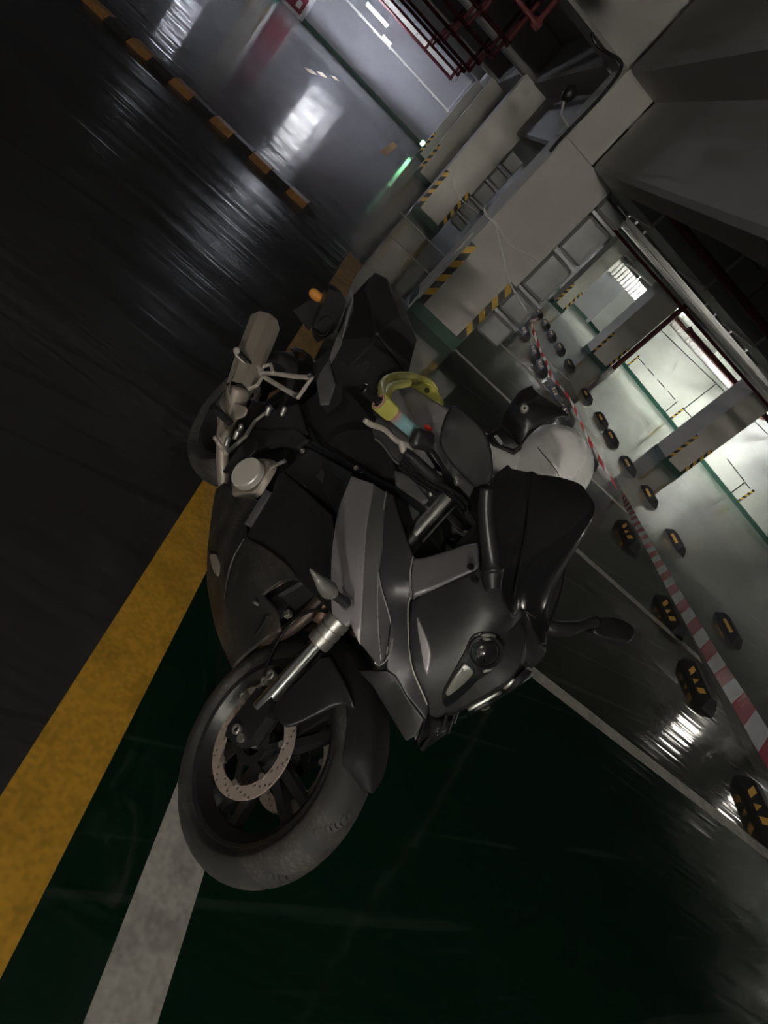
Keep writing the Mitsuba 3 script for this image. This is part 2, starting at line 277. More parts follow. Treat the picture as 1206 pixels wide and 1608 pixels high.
R2 = [(6.34, 6.28, 'by the right edge with one long yellow patch'), (6.09, 7.90, 'with one long yellow patch, alone on the bright floor'), (6.02, 9.1, 'with one long yellow patch in front of the pale right pillar'), (5.75, 9.75, 'with one yellow patch, on the dark reflection of the pale pillar'),
      (5.64, 10.65, 'of a touching pair on the bright floor, the nearer'), (5.59, 11.35, 'of a touching pair on the bright floor, the farther'), (5.44, 12.27, 'left of the dark red standpipe reflection'),
      (5.36, 13.89, 'in front of the grey pillar with the standpipe'), (5.29, 14.9, 'of the middle far pair, the nearer'), (5.15, 15.6, 'of the middle far pair, the farther'), (5.09, 16.4, 'of the farthest pair, the nearer'), (4.98, 17.1, 'of the farthest pair, the farther')]
for x, y, l in R2: wheel_stop(x, y, 1, 'black wheel stop ' + l, 'wheel stops of the far row')

# ---------------------------------------------------------------- red and white barrier tape
def tape_strip(P, w, roll):
    P = np.asarray(P, float); d = np.gradient(P, axis=0); d /= np.linalg.norm(d, axis=1, keepdims=True); out = []
    for k in range(len(P)):
        a = np.cross(d[k], [0, 0, 1.0]); a /= np.linalg.norm(a); b = np.cross(a, d[k]); r = roll[k]; s = (math.cos(r) * a + math.sin(r) * b) * w / 2; n = np.cross(d[k], s / np.linalg.norm(s)) * .0006
        out.append([P[k] - s - n, P[k] + s - n, P[k] + s + n, P[k] - s + n])
    return np.array(out)
def tape(label, P, w, roll, seg, cat='barrier tape', slant=.35):
    t = thing('barrier_tape', label, cat); P = np.asarray(P, float); s = np.r_[0, np.cumsum(np.linalg.norm(np.diff(P, axis=0), axis=1))]
    n = max(2, int(round(s[-1] / seg))); q = np.linspace(0, s[-1], n * 4 + 1)
    s2 = np.r_[-.2, s, s[-1] + .2]; P2 = np.vstack([P[0] - (P[1] - P[0]) / s[1] * .2, P, P[-1] + (P[-1] - P[-2]) / (s[-1] - s[-2]) * .2]); Q = lambda x: np.column_stack([np.interp(x, s2, P2[:, i]) for i in range(3)])
    a, b = (tape_strip(Q(q + o * slant * seg), w, np.interp(q, s, roll)) for o in (-1, 1)); S = np.stack([a[:, 0], b[:, 1], b[:, 2], a[:, 3]], 1)
    for k in range(n):
        c = S[k * 4:(k + 1) * 4 + 1]; V = c.reshape(-1, 3); F = []
        for i in range(4):
            for j in range(4): x, y = i * 4 + j, i * 4 + (j + 1) % 4; F += [[x, y, y + 4], [x, y + 4, x + 4]]
        obj('red_band' if k % 2 == 0 else 'white_band', trimesh.Trimesh(V, F, process=False), 'm_red' if k % 2 == 0 else 'm_tapewhite', t)
NEAR = [(1.70, .95, 1.10), (1.88, 1.39, 1.03), (2.02, 1.70, .98), (2.27, 2.15, .89), (2.69, 3.12, .74), (3.24, 4.33, .55), (3.9, 5.8, .33), (4.55, 7.2, .12), (4.8, 7.7, .04)]
tape('wide red and white barrier tape stretched from the right edge down to the floor', NEAR, .064, [1.0, 1.0, 1.0, 1.0, 1.0, 1.0, 1.05, 1.9, 2.6], .17)
# its limp far run over the stops to the duct
tape('limp twisted barrier tape trailing over the far wheel stops to the metal duct', [(4.75, 7.8, .03), (4.45, 8.4, .06), (4.28, 8.9, .10), (4.15, 9.5, .15), (3.99, 9.8, .16), (3.9, 10.25, .10), (3.84, 10.75, .135), (3.8, 11.4, .135), (3.6, 11.9, .22), (3.2, 10.9, .4), (2.6, 8.8, .70), (2.12, 7.32, .78)], .05, [.2, .9, .2, .4, .5, 1.2, .3, .5, 1.0, 1.4, 1.5, 1.5], .19)

# ---------------------------------------------------------------- ducts
def duct(label, x0, x1, y0, y1, z0, z1, joints, elbow=None, cat='air duct', m='m_galv', axis=2):
    t = thing('air_duct', label, cat); lo, hi = ((z0, z1), (x0, x1))[0 if axis == 2 else 1]; js = [lo, *joints, hi]
    for a, b in zip(js[:-1], js[1:]):
        obj('panel', box(x0, x1, y0, y1, a + .03, b - .03, .03) if axis == 2 else box(a + .006, b - .006, y0, y1, z0, z1, .006), m, t)
    for a in joints:
        obj('flange', box(x0 - .012, x1 + .012, y0 - .035, y1 + .02, a - .018, a + .018) if axis == 2 else box(a - .014, a + .014, y0 - .025, y1 + .02, z0 - .025, z1 + .02), 'm_steel', t)
    if elbow is not None: obj('elbow', elbow, m, t, smooth=40)
    return t
def elbow_mesh(x0, x1, y0, y1, z, turn, n=8):
    """a quarter bend of the duct towards +x over its top"""
    V = []; h = x1 - x0; R0 = turn
    for k in range(n + 1):
        a = k / n * math.pi / 2; cx = x1 + R0
        for r, y in ((R0, y0), (R0 + h, y0), (R0 + h, y1), (R0, y1)): V.append((cx - r * math.cos(a), y, z + r * math.sin(a)))
    F = []
    for k in range(n):
        for j in range(4): a, b = k * 4 + j, k * 4 + (j + 1) % 4; F += [[a, b, b + 4], [a, b + 4, a + 4]]
    e = 4 * n; F += [[0, 2, 1], [0, 3, 2], [e, e + 1, e + 2], [e, e + 2, e + 3]]
    m = trimesh.Trimesh(np.array(V), F, process=False); m.fix_normals(); return m
duct('tall ribbed galvanised metal duct standing against the nearest white pillar', 1.745, 2.07, 7.3, 7.75, .28, 2.15, [.62, .95, 1.45, 1.93])
duct('short ribbed galvanised duct beside the second pillar of the lane row', 1.42, 1.73, 13.75, 14.2, .30, 2.0, [.55, .90, 1.30, 1.62])
# dark main duct that the tall one feeds, and the dark fan unit
t = duct('wide dark sheet metal duct hanging under the ceiling to the right of the nearest pillar', 1.76, 6.5, 7.35, 8.25, 2.25, 2.72, [2.3, 3.2, 4.1], m='m_ductdark', axis=0)
for x in (2.6, 4.4): obj('hanger', box(x, x + .03, 7.36, 7.39, 2.7, ZC), 'm_steel', t)
t = thing('fan_unit', 'dark ventilation fan unit hanging near the upper right edge', 'fan'); obj('casing', box(3.3, 4.7, 4.6, 6.1, 2.42, 3.0, .03), 'm_ductdark', t)
obj('collar', cyl((3.3, 5.5, 2.72), (2.95, 5.5, 2.72), .22, n=24), 'm_galv', t); obj('flex_hose', tube([(2.95, 5.5, 2.72), (2.7, 5.7, 2.7), (2.5, 6.0, 2.66), (2.45, 6.4, 2.66)], .19 + .012 * np.cos(np.arange(40) * np.pi), n=18, smooth=40), 'm_ductdark', t)
for x in (3.5, 4.5): obj('hanger_rod', cyl((x, 5.5, 3.0), (x, 5.5, ZC), .008, n=6), 'm_steel', t)
# ---------------------------------------------------------------- pipes
def pipe(label, runs, r, m='m_redpipe', hang=True, group=None):
    t = thing('sprinkler_pipe', label, 'pipe', group)
    for k, (a, b) in enumerate(runs):
        obj('run', cyl(a, b, r, n=12), m, t)
        for e in (a, b): obj('coupling', cyl(np.array(e) - (np.array(b) - a) / np.linalg.norm(np.array(b) - np.array(a)) * .04, np.array(e) + (np.array(b) - a) / np.linalg.norm(np.array(b) - np.array(a)) * .04, r * 1.4, n=10), m, t)
    a, b = map(np.array, runs[0])
    if hang:
        for s in (.2, .8): p = a + (b - a) * s; obj('hanger', cyl(p, (p[0], p[1], ZC), .006, n=6), m, t)
    return t
for k, (y, z, x1, r, l) in enumerate([(6.45, 2.45, .16, .022, 'nearest dark red sprinkler pipe over the lane, by the beam'), (8.65, 2.45, .10, .024, 'second dark red sprinkler pipe over the lane'), (10.95, 2.45, .09, .026, 'third dark red sprinkler pipe over the lane'), (13.6, 2.45, .01, .03, 'fourth dark red sprinkler pipe over the lane'),
        (17.0, 2.45, -.04, .032, 'fifth dark red sprinkler pipe over the lane'), (18.9, 2.45, -.13, .034, 'sixth dark red sprinkler pipe over the lane'), (22.6, 2.45, -.22, .036, 'thinner red sprinkler pipe before the ribbed white duct'), (27.4, 2.40, -.39, .05, 'bright red sprinkler pipe along the foot of the ribbed white duct')]):
    pipe(l, [((-9, y, z), (x1, y, z)), ((x1, y, z), (x1, y, ZC)), ((x1 - .045 * y, y, z), (x1 - .045 * y, y, ZC))], r)
# the pipe grid above the viewer, whose shadow falls on the pale beam faces
pipe('sprinkler pipe grid above the viewer', [((-3, 4.2, 2.95), (.45, 4.2, 2.95)), ((-3, 3.0, 2.86), (.45, 3.0, 2.86)), ((-.75, -1, 2.90), (-.75, 5.4, 2.90)), ((.05, -1, 2.90), (.05, 5.4, 2.90))], .035)
pipe('dark red fire pipe below the big beam near the upper right corner', [((1.9, 6.75, 2.36), (9.0, 6.75, 2.36))], .045)
t = thing('standpipe', 'dark red vertical standpipe beside the grey pillar', 'pipe'); obj('pipe', cyl((8.36, 19.15, .25), (8.36, 19.15, 2.75), .075), 'm_redpipe', t); obj('base_sleeve', cyl((8.36, 19.15, 0), (8.36, 19.15, .25), .10), 'm_tapewhite', t)
# ---------------------------------------------------------------- cable trays right of the pillars
def tray(label, x0, x1, y, z, w=.22):
    t = thing('cable_tray', label, 'cable tray')
    for s in (0, 1): obj('rail', box(x0, x1, y + s * w, y + s * w + .015, z, z + .055), 'm_steel', t)
    for k in range(int((x1 - x0) / .6)): obj('rung', box(x0 + .3 + k * .6, x0 + .33 + k * .6, y + .02, y + w, z + .01, z + .03), 'm_steel', t)
    for x in np.arange(x0 + .5, x1, 2.2): obj('hanger', box(x, x + .03, y + w / 2, y + w / 2 + .03, z, ZC), 'm_steel', t)
    for k in range(4): obj('cable', cyl((x0, y + .04 + .045 * k, z + .05), (x1, y + .04 + .045 * k, z + .05), .018, n=6), 'm_black', t)
tray('nearest galvanised cable tray of the bundle behind the dark duct', 2.3, 12, 8.9, 2.20); tray('second galvanised cable tray of the bundle behind the dark duct', 2.4, 13, 9.8, 2.24); tray('third galvanised cable tray of the bundle, above the pale far pillar', 2.6, 14, 11.0, 2.30)
tray('farthest galvanised cable tray of the bundle, behind the others', 3.0, 15, 12.4, 2.36)
pipe('dark red pipe under the cable tray bundle, across the pale right pillar', [((2.6, 13.2, 2.30), (14, 13.2, 2.30))], .032)
pipe('thick dark red main along the top of the lit right wall', [((8.6, 18.3, 2.36), (15, 18.3, 2.36))], .07)
for y, l in ((20.0, 'nearest'), (20.9, 'middle'), (21.8, 'farthest')): pipe(l + ' of three thin dark pipes above the lit right wall', [((8.6, y, 2.42), (14.6, y, 2.42))], .022, 'm_redpipe', True, 'thin pipes above the lit right wall')
# white ribbed ducts, and a white ribbed box standing for lit ceiling
def ribbed(label, x0, x1, y0, y1, z0, z1):
    t = thing('ribbed_panel', label, 'air duct'); obj('core', box(x0, x1, y0 + .02, y1, z0 + .02, z1), 'm_ribwhite', t)
    n = int((x1 - x0) / .16)
    for k in range(n): obj('rib', box(x0 + k * .16 + .02, x0 + k * .16 + .10, y0, y1 + .01, z0, z1 + .01), 'm_ribwhite', t)
    for s in (.25, .75): obj('hanger', box(x0 + (x1 - x0) * s, x0 + (x1 - x0) * s + .03, (y0 + y1) / 2, (y0 + y1) / 2 + .03, z1, ZC), 'm_steel', t)
ribbed('white ribbed box added for the lit ceiling high between the two far grey pillars', 7.55, 9.55, 25.0, 25.9, 1.98, 2.5)  # white box put in place of brightly lit ceiling
ribbed('pinkish white ribbed duct along the top of the lit right wall', 9.6, 13.8, 22.4, 23.0, 2.22, 2.55)
ribbed('white ribbed duct behind the red pipes over the far lane', -5.5, -.2, 28.2, 29.0, 2.44, 2.72)
# ---------------------------------------------------------------- far lane fittings
t = thing('cable_trunking', 'bright galvanised cable trunking along the far grey wall', 'cable tray'); obj('trough', box(-5.6, .28, 27.6, 27.9, 1.62, 1.69, .005), 'm_galv', t)
for k in (0, 8): obj('hanger', box(-5.4 + k * .7, -5.37 + k * .7, 27.9, 27.93, 1.6, ZC), 'm_steel', t)
for k in range(9): obj('bracket', box(-5.4 + k * .7, -5.36 + k * .7, 27.58, 27.92, 1.585, 1.62), 'm_steel', t)
t = thing('exit_sign', 'small green glowing exit sign low on the far end of the pillar row', 'sign'); obj('housing', box(.16, .30, 24.99, 25.04, .34, .52), 'm_tapewhite', t)
obj('glow_panel', box(.17, .29, 24.975, 24.99, .37, .50), 'm_tapewhite', t, emitter={'type': 'area', 'radiance': {'type': 'rgb', 'value': [4.0, 16.0, 6.0]}}); obj('stand', box(.21, .25, 25.04, 25.21, .42, .46), 'm_steel', t)
t = thing('hydrant_cabinet', 'dark red hydrant cabinet with pale frame at the top edge of the photo', 'cabinet'); obj('case', box(-7.0, -6.05, 30.9, 31.5, .0, 1.6), 'm_tapewhite', t); obj('red_panel', box(-6.92, -6.13, 30.87, 30.9, .12, .7), 'm_box', t); obj('red_panel', box(-6.92, -6.13, 30.87, 30.9, .8, 1.5), 'm_box', t)
obj('label_plate', box(-6.45, -6.25, 30.86, 30.87, .25, .5), 'm_tapewhite', t)
t = thing('wall_conduit', 'thin black conduit bent around the top of the nearest pillar', 'cable'); obj('run', tube([(1.0, 7.1, 1.98), (1.0, 7.1, 2.3), (.99, 7.1, 2.74), (.97, 7.14, 2.83), (.85, 7.3, 2.86), (.6, 7.38, 2.86)], .016, n=8, smooth=30), 'm_black', t)
t = thing('sensor', 'small black sensor head on a bracket beside the nearest pillar', 'sensor'); obj('bulb', trimesh.creation.icosphere(3, .06), 'm_black', t, smooth=True, M=np.array([[1, 0, 0, .80], [0, 1, 0, 7.3], [0, 0, 1.3, 2.42], [0, 0, 0, 1]]))
obj('arm', tube([(.80, 7.3, 2.36), (.86, 7.25, 2.26), (1.03, 7.2, 2.22)], .014, n=8), 'm_concrete', t)
def cable(label, pts, r=.011): solo('loose_cable', tube(pts, r, n=6, smooth=60), 'm_cable', label, 'cable')
cable('pale loose cable hanging down the nearest pillar to the metal duct', [(.90, 7.2, 1.26), (1.0, 7.13, 1.20), (1.08, 7.12, 1.20), (1.22, 7.13, 1.13), (1.35, 7.12, 1.06), (1.52, 7.13, .96), (1.68, 7.12, .90), (1.85, 7.225, .86), (2.0, 7.235, .82)])
cable('thin grey cable sagging across the middle of the nearest pillar', [(1.05, 7.13, 1.22), (1.2, 7.135, 1.19), (1.36, 7.13, 1.18), (1.50, 7.135, 1.22), (1.70, 7.13, 1.25)], .006)
cable('pale loose cable looping down the second pillar', [(.86, 13.56, 1.08), (.9, 13.555, .98), (1.01, 13.56, .84), (1.2, 13.555, .76), (1.36, 13.56, .76), (1.55, 13.69, .78), (1.72, 13.70, .80)], .012)
cable('pale cable tucked along the left edge of the nearest pillar foot', [(1.01, 7.12, .02), (1.0, 7.11, .3), (.99, 7.11, .6), (.985, 7.11, 1.0)], .012)

# ---------------------------------------------------------------- the motorcycle: points in its own frame (x forward, y to its left, z up, metres)
BK = {
    'strip_a': [(0.177, -0.2, 0.77), (0.256, -0.205, 0.829), (0.397, -0.236, 0.804), (0.505, -0.242, 0.778), (0.589, -0.228, 0.746), (0.645, -0.215, 0.723), (0.674, -0.2, 0.702), (0.626, -0.222, 0.701), (0.636, -0.224, 0.692), (0.593, -0.236, 0.667), (0.506, -0.243, 0.683), (0.429, -0.24, 0.696), (0.344, -0.231, 0.713), (0.271, -0.222, 0.735)],
    'strip_b': [(0.254, -0.203, 0.828), (0.3, -0.193, 0.854), (0.4, -0.218, 0.839), (0.483, -0.224, 0.822), (0.543, -0.218, 0.794), (0.634, -0.2, 0.761), (0.719, -0.174, 0.734), (0.725, -0.166, 0.721), (0.673, -0.198, 0.705), (0.674, -0.2, 0.702), (0.643, -0.213, 0.722), (0.587, -0.226, 0.745), (0.503, -0.24, 0.777), (0.395, -0.234, 0.803)],
    'strip_c': [(0.542, -0.217, 0.794), (0.632, -0.178, 0.778), (0.641, -0.174, 0.776), (0.719, -0.158, 0.729), (0.723, -0.163, 0.719), (0.717, -0.171, 0.732), (0.633, -0.198, 0.76)],
    'dark_c': [(0.296, -0.19, 0.853), (0.31, -0.186, 0.864), (0.536, -0.198, 0.876), (0.58, -0.194, 0.856), (0.564, -0.19, 0.861), (0.6, -0.166, 0.836), (0.615, -0.158, 0.819), (0.679, -0.138, 0.792), (0.729, -0.115, 0.773), (0.796, -0.058, 0.762), (0.822, -0.055, 0.746), (0.778, -0.098, 0.736), (0.737, -0.128, 0.733), (0.726, -0.145, 0.724), (0.646, -0.18, 0.778), (0.543, -0.218, 0.794), (0.479, -0.22, 0.82), (0.393, -0.212, 0.835)],
    'x_grey': [(0.537, -0.201, 0.878), (0.544, -0.196, 0.886), (0.56, -0.172, 1.016), (0.58, -0.17, 1.013), (0.622, -0.166, 0.998), (0.626, -0.168, 0.982), (0.617, -0.18, 0.851), (0.625, -0.184, 0.84), (0.591, -0.19, 0.849), (0.56, -0.197, 0.863)],
    'line_d': [(0.591, -0.172, 0.844), (0.601, -0.168, 0.837), (0.61, -0.161, 0.824), (0.62, -0.158, 0.818), (0.679, -0.138, 0.792), (0.729, -0.115, 0.773), (0.76, -0.09, 0.767), (0.796, -0.06, 0.762)],
    'nose': [(0.62, -0.172, 0.834), (0.617, -0.172, 0.85), (0.621, -0.17, 0.912), (0.627, -0.17, 0.983), (0.621, -0.165, 0.998), (0.571, -0.162, 1.023), (0.57, -0.16, 1.048), (0.655, -0.135, 1.023), (0.694, -0.118, 1.012), (0.709, -0.075, 1.009), (0.683, -0.02, 1.034), (0.66, 0, 1.018), (0.72, 0, 1.005), (0.775, 0, 0.965), (0.797, 0, 0.93), (0.803, 0, 0.87), (0.805, 0, 0.8), (0.803, 0, 0.735), (0.802, -0.012, 0.736), (0.787, -0.045, 0.755), (0.743, -0.112, 0.773), (0.701, -0.138, 0.786), (0.663, -0.155, 0.804)],
    'nose_in': [(0.687, -0.115, 0.904), (0.748, -0.085, 0.887), (0.756, -0.09, 0.812), (0.686, -0.15, 0.87)],
    'headlight': [(0.735, -0.122, 0.923), (0.735, -0.119, 0.943), (0.736, -0.108, 0.958), (0.737, -0.086, 0.967), (0.737, -0.061, 0.967), (0.745, -0.049, 0.962), (0.76, -0.042, 0.948), (0.775, -0.038, 0.929), (0.783, -0.04, 0.906), (0.788, -0.039, 0.875), (0.798, -0.024, 0.82), (0.802, -0.018, 0.786), (0.795, -0.032, 0.784), (0.789, -0.048, 0.793), (0.782, -0.062, 0.808), (0.766, -0.084, 0.85), (0.749, -0.104, 0.891)],
    'hl_in': [(0.76, -0.083, 0.913), (0.782, -0.06, 0.851), (0.749, -0.095, 0.935)],
    'refl_low': [(0.763, -0.092, 0.88), (0.772, -0.077, 0.885), (0.778, -0.063, 0.885), (0.786, -0.054, 0.853), (0.793, -0.047, 0.806), (0.787, -0.058, 0.807), (0.774, -0.079, 0.845)],
    'refl_top': [(0.74, -0.119, 0.94), (0.739, -0.113, 0.954), (0.74, -0.091, 0.964), (0.744, -0.087, 0.957), (0.749, -0.096, 0.942), (0.746, -0.105, 0.938)],
    'refl_side': [(0.773, -0.046, 0.933), (0.782, -0.044, 0.914), (0.782, -0.053, 0.897), (0.777, -0.057, 0.907), (0.776, -0.051, 0.922)],
    'proj_c': [(0.758, -0.084, 0.927)],
    'slit': [(0.652, -0.162, 0.833), (0.672, -0.154, 0.834), (0.704, -0.139, 0.833), (0.724, -0.127, 0.829), (0.743, -0.114, 0.815), (0.757, -0.099, 0.797), (0.752, -0.106, 0.796), (0.713, -0.134, 0.812), (0.689, -0.146, 0.819)],
    'blade': [(0.699, -0.15, 0.659), (0.735, -0.125, 0.674), (0.767, -0.09, 0.673), (0.793, -0.065, 0.674), (0.837, -0.035, 0.679), (0.836, -0.035, 0.705), (0.82, -0.05, 0.741), (0.783, -0.09, 0.735), (0.737, -0.125, 0.733), (0.725, -0.14, 0.721)],
    'chin': [(0.818, -0.045, 0.739), (0.803, -0.025, 0.745), (0.81, -0.01, 0.754), (0.815, 0.01, 0.781), (0.838, 0.005, 0.761), (0.834, -0.008, 0.727), (0.842, -0.012, 0.707), (0.852, -0.015, 0.692), (0.837, -0.03, 0.713)],
    'screen': [(0.433, -0.172, 1.099), (0.407, -0.162, 1.123), (0.394, -0.152, 1.148), (0.403, -0.146, 1.15), (0.409, -0.118, 1.174), (0.406, -0.105, 1.187), (0.413, -0.098, 1.191), (0.411, -0.045, 1.232), (0.425, 0, 1.262), (0.411, 0.045, 1.232), (0.413, 0.098, 1.191), (0.406, 0.105, 1.187), (0.409, 0.118, 1.174), (0.403, 0.146, 1.15), (0.394, 0.152, 1.148), (0.407, 0.162, 1.123), (0.433, 0.172, 1.099), (0.57, 0.16, 1.048), (0.655, 0.135, 1.023), (0.694, 0.118, 1.012), (0.709, 0.075, 1.009), (0.662, 0, 1.018), (0.709, -0.075, 1.009), (0.694, -0.118, 1.012), (0.655, -0.135, 1.023), (0.57, -0.16, 1.048)],
    'screen_in': [(0.49, 0, 1.268), (0.515, 0, 1.25), (0.56, 0, 1.185), (0.595, 0, 1.122), (0.634, 0, 1.056)],
    'ridge': [(0.412, -0.11, 1.18), (0.477, -0.112, 1.149), (0.573, -0.112, 1.102), (0.636, -0.1, 1.057), (0.675, -0.092, 1.029)],
    'belly_up': [(0.018, -0.215, 0.569), (0.164, -0.225, 0.642), (0.307, -0.232, 0.709), (0.372, -0.236, 0.708), (0.427, -0.238, 0.695), (0.502, -0.238, 0.681), (0.59, -0.23, 0.663), (0.55, -0.212, 0.643), (0.5, -0.205, 0.615), (0.435, -0.208, 0.579), (0.35, -0.215, 0.542), (0.274, -0.225, 0.494), (0.204, -0.235, 0.437), (0.168, -0.232, 0.453), (0.08, -0.222, 0.525), (0.012, -0.215, 0.55)],
    'belly_up_in': [(0.25, -0.222, 0.585), (0.378, -0.215, 0.608)],
    'belly_low': [(0.21, -0.24, 0.441), (0.287, -0.236, 0.503), (0.362, -0.226, 0.55), (0.439, -0.212, 0.581), (0.41, -0.212, 0.555), (0.396, -0.21, 0.516), (0.398, -0.205, 0.457), (0.457, -0.195, 0.486), (0.513, -0.185, 0.485), (0.506, -0.175, 0.422), (0.505, -0.16, 0.348), (0.513, -0.15, 0.3), (0.425, -0.145, 0.263), (0.268, -0.135, 0.215), (0.163, -0.125, 0.19), (0.021, -0.12, 0.185), (-0.141, -0.125, 0.209), (-0.192, -0.13, 0.223), (-0.217, -0.14, 0.242), (-0.175, -0.17, 0.304), (-0.095, -0.19, 0.35), (-0.03, -0.2, 0.368), (0.027, -0.215, 0.442), (0.077, -0.222, 0.476), (0.156, -0.236, 0.437)],
    'belly_low_in': [(0.227, -0.215, 0.37), (0.313, -0.2, 0.33), (0.35, -0.225, 0.444), (0.055, -0.195, 0.33)],
    'belly_hole': [(0.056, -0.145, 0.223), (0.119, -0.17, 0.279), (0.175, -0.178, 0.302), (0.224, -0.175, 0.293), (0.189, -0.16, 0.259), (0.132, -0.148, 0.229)],
    'vent_in': [(0.085, -0.15, 0.234), (0.124, -0.172, 0.281), (0.182, -0.18, 0.302), (0.225, -0.177, 0.292), (0.177, -0.163, 0.261)],
    'grey_bar': [(0.058, -0.225, 0.51), (0.084, -0.222, 0.529), (0.179, -0.236, 0.458), (0.161, -0.24, 0.441)],
    'slot': [(0.45, -0.192, 0.453), (0.459, -0.192, 0.466), (0.483, -0.178, 0.413), (0.482, -0.178, 0.404)],
    'bolt_belly': [(0.416, -0.206, 0.437)],
    'ridge_belly': [(0.219, -0.246, 0.441), (0.239, -0.232, 0.394), (0.265, -0.22, 0.364), (0.303, -0.21, 0.342), (0.334, -0.2, 0.327)],
    'eng': [(-0.053, -0.215, 0.451), (-0.016, -0.2, 0.468)],
    'eng_rim': [(-0.041, -0.215, 0.398), (-0.062, -0.215, 0.502), (-0.082, -0.215, 0.405), (0.005, -0.215, 0.48)],
    'eng_out': [(-0.155, -0.19, 0.463), (-0.083, -0.19, 0.535), (-0.039, -0.19, 0.531), (0.032, -0.19, 0.456), (-0.011, -0.19, 0.417), (-0.047, -0.19, 0.357), (-0.079, -0.19, 0.355), (-0.141, -0.19, 0.373)],
    'header': [(0.343, -0.15, 0.471), (0.374, -0.1, 0.541)],
    'cube': [(0.423, -0.12, 0.469)],
    'spar': [(-0.156, -0.15, 0.612), (-0.127, -0.15, 0.646), (0.159, -0.152, 0.813), (0.253, -0.15, 0.872), (0.357, -0.145, 0.926), (0.352, -0.145, 0.898), (0.271, -0.15, 0.86), (0.167, -0.152, 0.79), (0.11, -0.152, 0.759), (-0.136, -0.15, 0.61)],
    'spar_bolt': [(0.114, -0.158, 0.772), (-0.09, -0.16, 0.612)],
    'side_cover': [(-0.16, -0.14, 0.567), (-0.135, -0.145, 0.61), (0.127, -0.165, 0.761), (0.201, -0.19, 0.734), (0.251, -0.2, 0.702), (0.139, -0.19, 0.641), (-0.037, -0.175, 0.546), (-0.075, -0.16, 0.581)],
    'fin': [(0.076, -0.185, 0.689), (0.167, -0.195, 0.739), (0.156, -0.19, 0.755), (0.166, -0.19, 0.769), (0.256, -0.21, 0.733), (0.296, -0.215, 0.715), (0.148, -0.19, 0.669)],
    'fin_tri': [(-0.01, -0.17, 0.607), (0.049, -0.175, 0.618), (0.042, -0.175, 0.603), (0.012, -0.172, 0.59)],
    'fin_tri2': [(0.058, -0.182, 0.68), (0.081, -0.185, 0.685), (0.124, -0.188, 0.675), (0.066, -0.18, 0.65)],
    'tank_black': [(-0.092, -0.15, 0.716), (-0.077, -0.15, 0.773), (0.011, -0.165, 0.852), (0.067, -0.17, 0.857), (0.172, -0.17, 0.881), (0.233, -0.165, 0.874), (0.199, -0.16, 0.835), (0.097, -0.15, 0.783), (-0.086, -0.14, 0.688)],
    'wing_a': [(0.017, -0.168, 0.852), (-0.051, -0.15, 0.869), (-0.025, -0.14, 0.888), (0.112, -0.145, 0.914), (0.244, -0.15, 0.935), (0.221, -0.165, 0.908), (0.146, -0.172, 0.884), (0.063, -0.17, 0.853)],
    'wing_b': [(0.209, -0.165, 0.878), (0.237, -0.16, 0.901), (0.272, -0.155, 0.918), (0.346, -0.145, 0.936), (0.355, -0.15, 0.919), (0.263, -0.165, 0.871)],
    'wing_edge': [(0.068, -0.174, 0.854), (0.107, -0.173, 0.87), (0.168, -0.172, 0.884), (0.222, -0.166, 0.907)],
    'seat_side': [(-0.532, -0.15, 0.829), (-0.49, -0.15, 0.773), (-0.377, -0.14, 0.762), (-0.272, -0.12, 0.763), (-0.23, -0.11, 0.772), (-0.195, -0.09, 0.81)],
    'tail_grey': [(-0.461, -0.155, 0.767), (-0.403, -0.152, 0.763), (-0.319, -0.148, 0.763), (-0.243, -0.15, 0.725), (-0.258, -0.158, 0.699), (-0.375, -0.165, 0.706), (-0.428, -0.16, 0.737)],
    'tail_low': [(-0.526, -0.155, 0.832), (-0.579, -0.15, 0.847), (-0.708, -0.135, 0.885), (-0.806, -0.12, 0.897), (-0.829, -0.12, 0.893), (-0.777, -0.135, 0.879), (-0.643, -0.155, 0.857), (-0.518, -0.168, 0.796), (-0.407, -0.17, 0.717), (-0.374, -0.166, 0.707), (-0.457, -0.157, 0.768)],
    'mirror': [(0.442, -0.41, 1.102), (0.459, -0.44, 1.131), (0.459, -0.43, 1.138), (0.462, -0.4, 1.148), (0.477, -0.36, 1.157), (0.497, -0.33, 1.152), (0.534, -0.305, 1.133), (0.549, -0.29, 1.113), (0.538, -0.29, 1.082), (0.527, -0.3, 1.077), (0.497, -0.345, 1.065), (0.479, -0.385, 1.068), (0.47, -0.4, 1.077)],
    'mirror_in': [(0.489, -0.345, 1.104), (0.469, -0.385, 1.118)],
    'stalk': [(0.549, -0.29, 1.104), (0.58, -0.26, 1.077), (0.612, -0.235, 1.058), (0.639, -0.21, 1.043), (0.673, -0.19, 1.028)],
    'stalk_b': [(0.645, -0.19, 1.038), (0.669, -0.18, 1.021), (0.694, -0.172, 1.011)],
    'mirrorL': [(0.58, 0.3, 1.119), (0.563, 0.37, 1.165), (0.583, 0.42, 1.191), (0.61, 0.42, 1.183), (0.64, 0.39, 1.158), (0.629, 0.32, 1.113), (0.617, 0.29, 1.103)],
    'mirrorL_in': [(0.591, 0.36, 1.144)],
    'stalkL': [(0.581, 0.16, 1.02), (0.61, 0.19, 1.023), (0.615, 0.215, 1.04), (0.605, 0.26, 1.081), (0.592, 0.3, 1.118)],
    'grip': [(0.206, -0.37, 0.964), (0.21, -0.338, 0.968), (0.21, -0.302, 0.974), (0.204, -0.25, 0.98)],
    'barend': [(0.25, -0.44, 0.951), (0.213, -0.405, 0.963), (0.208, -0.375, 0.966)],
    'switch': [(0.241, -0.235, 0.995), (0.2, -0.215, 1.014), (0.191, -0.2, 1.013)],
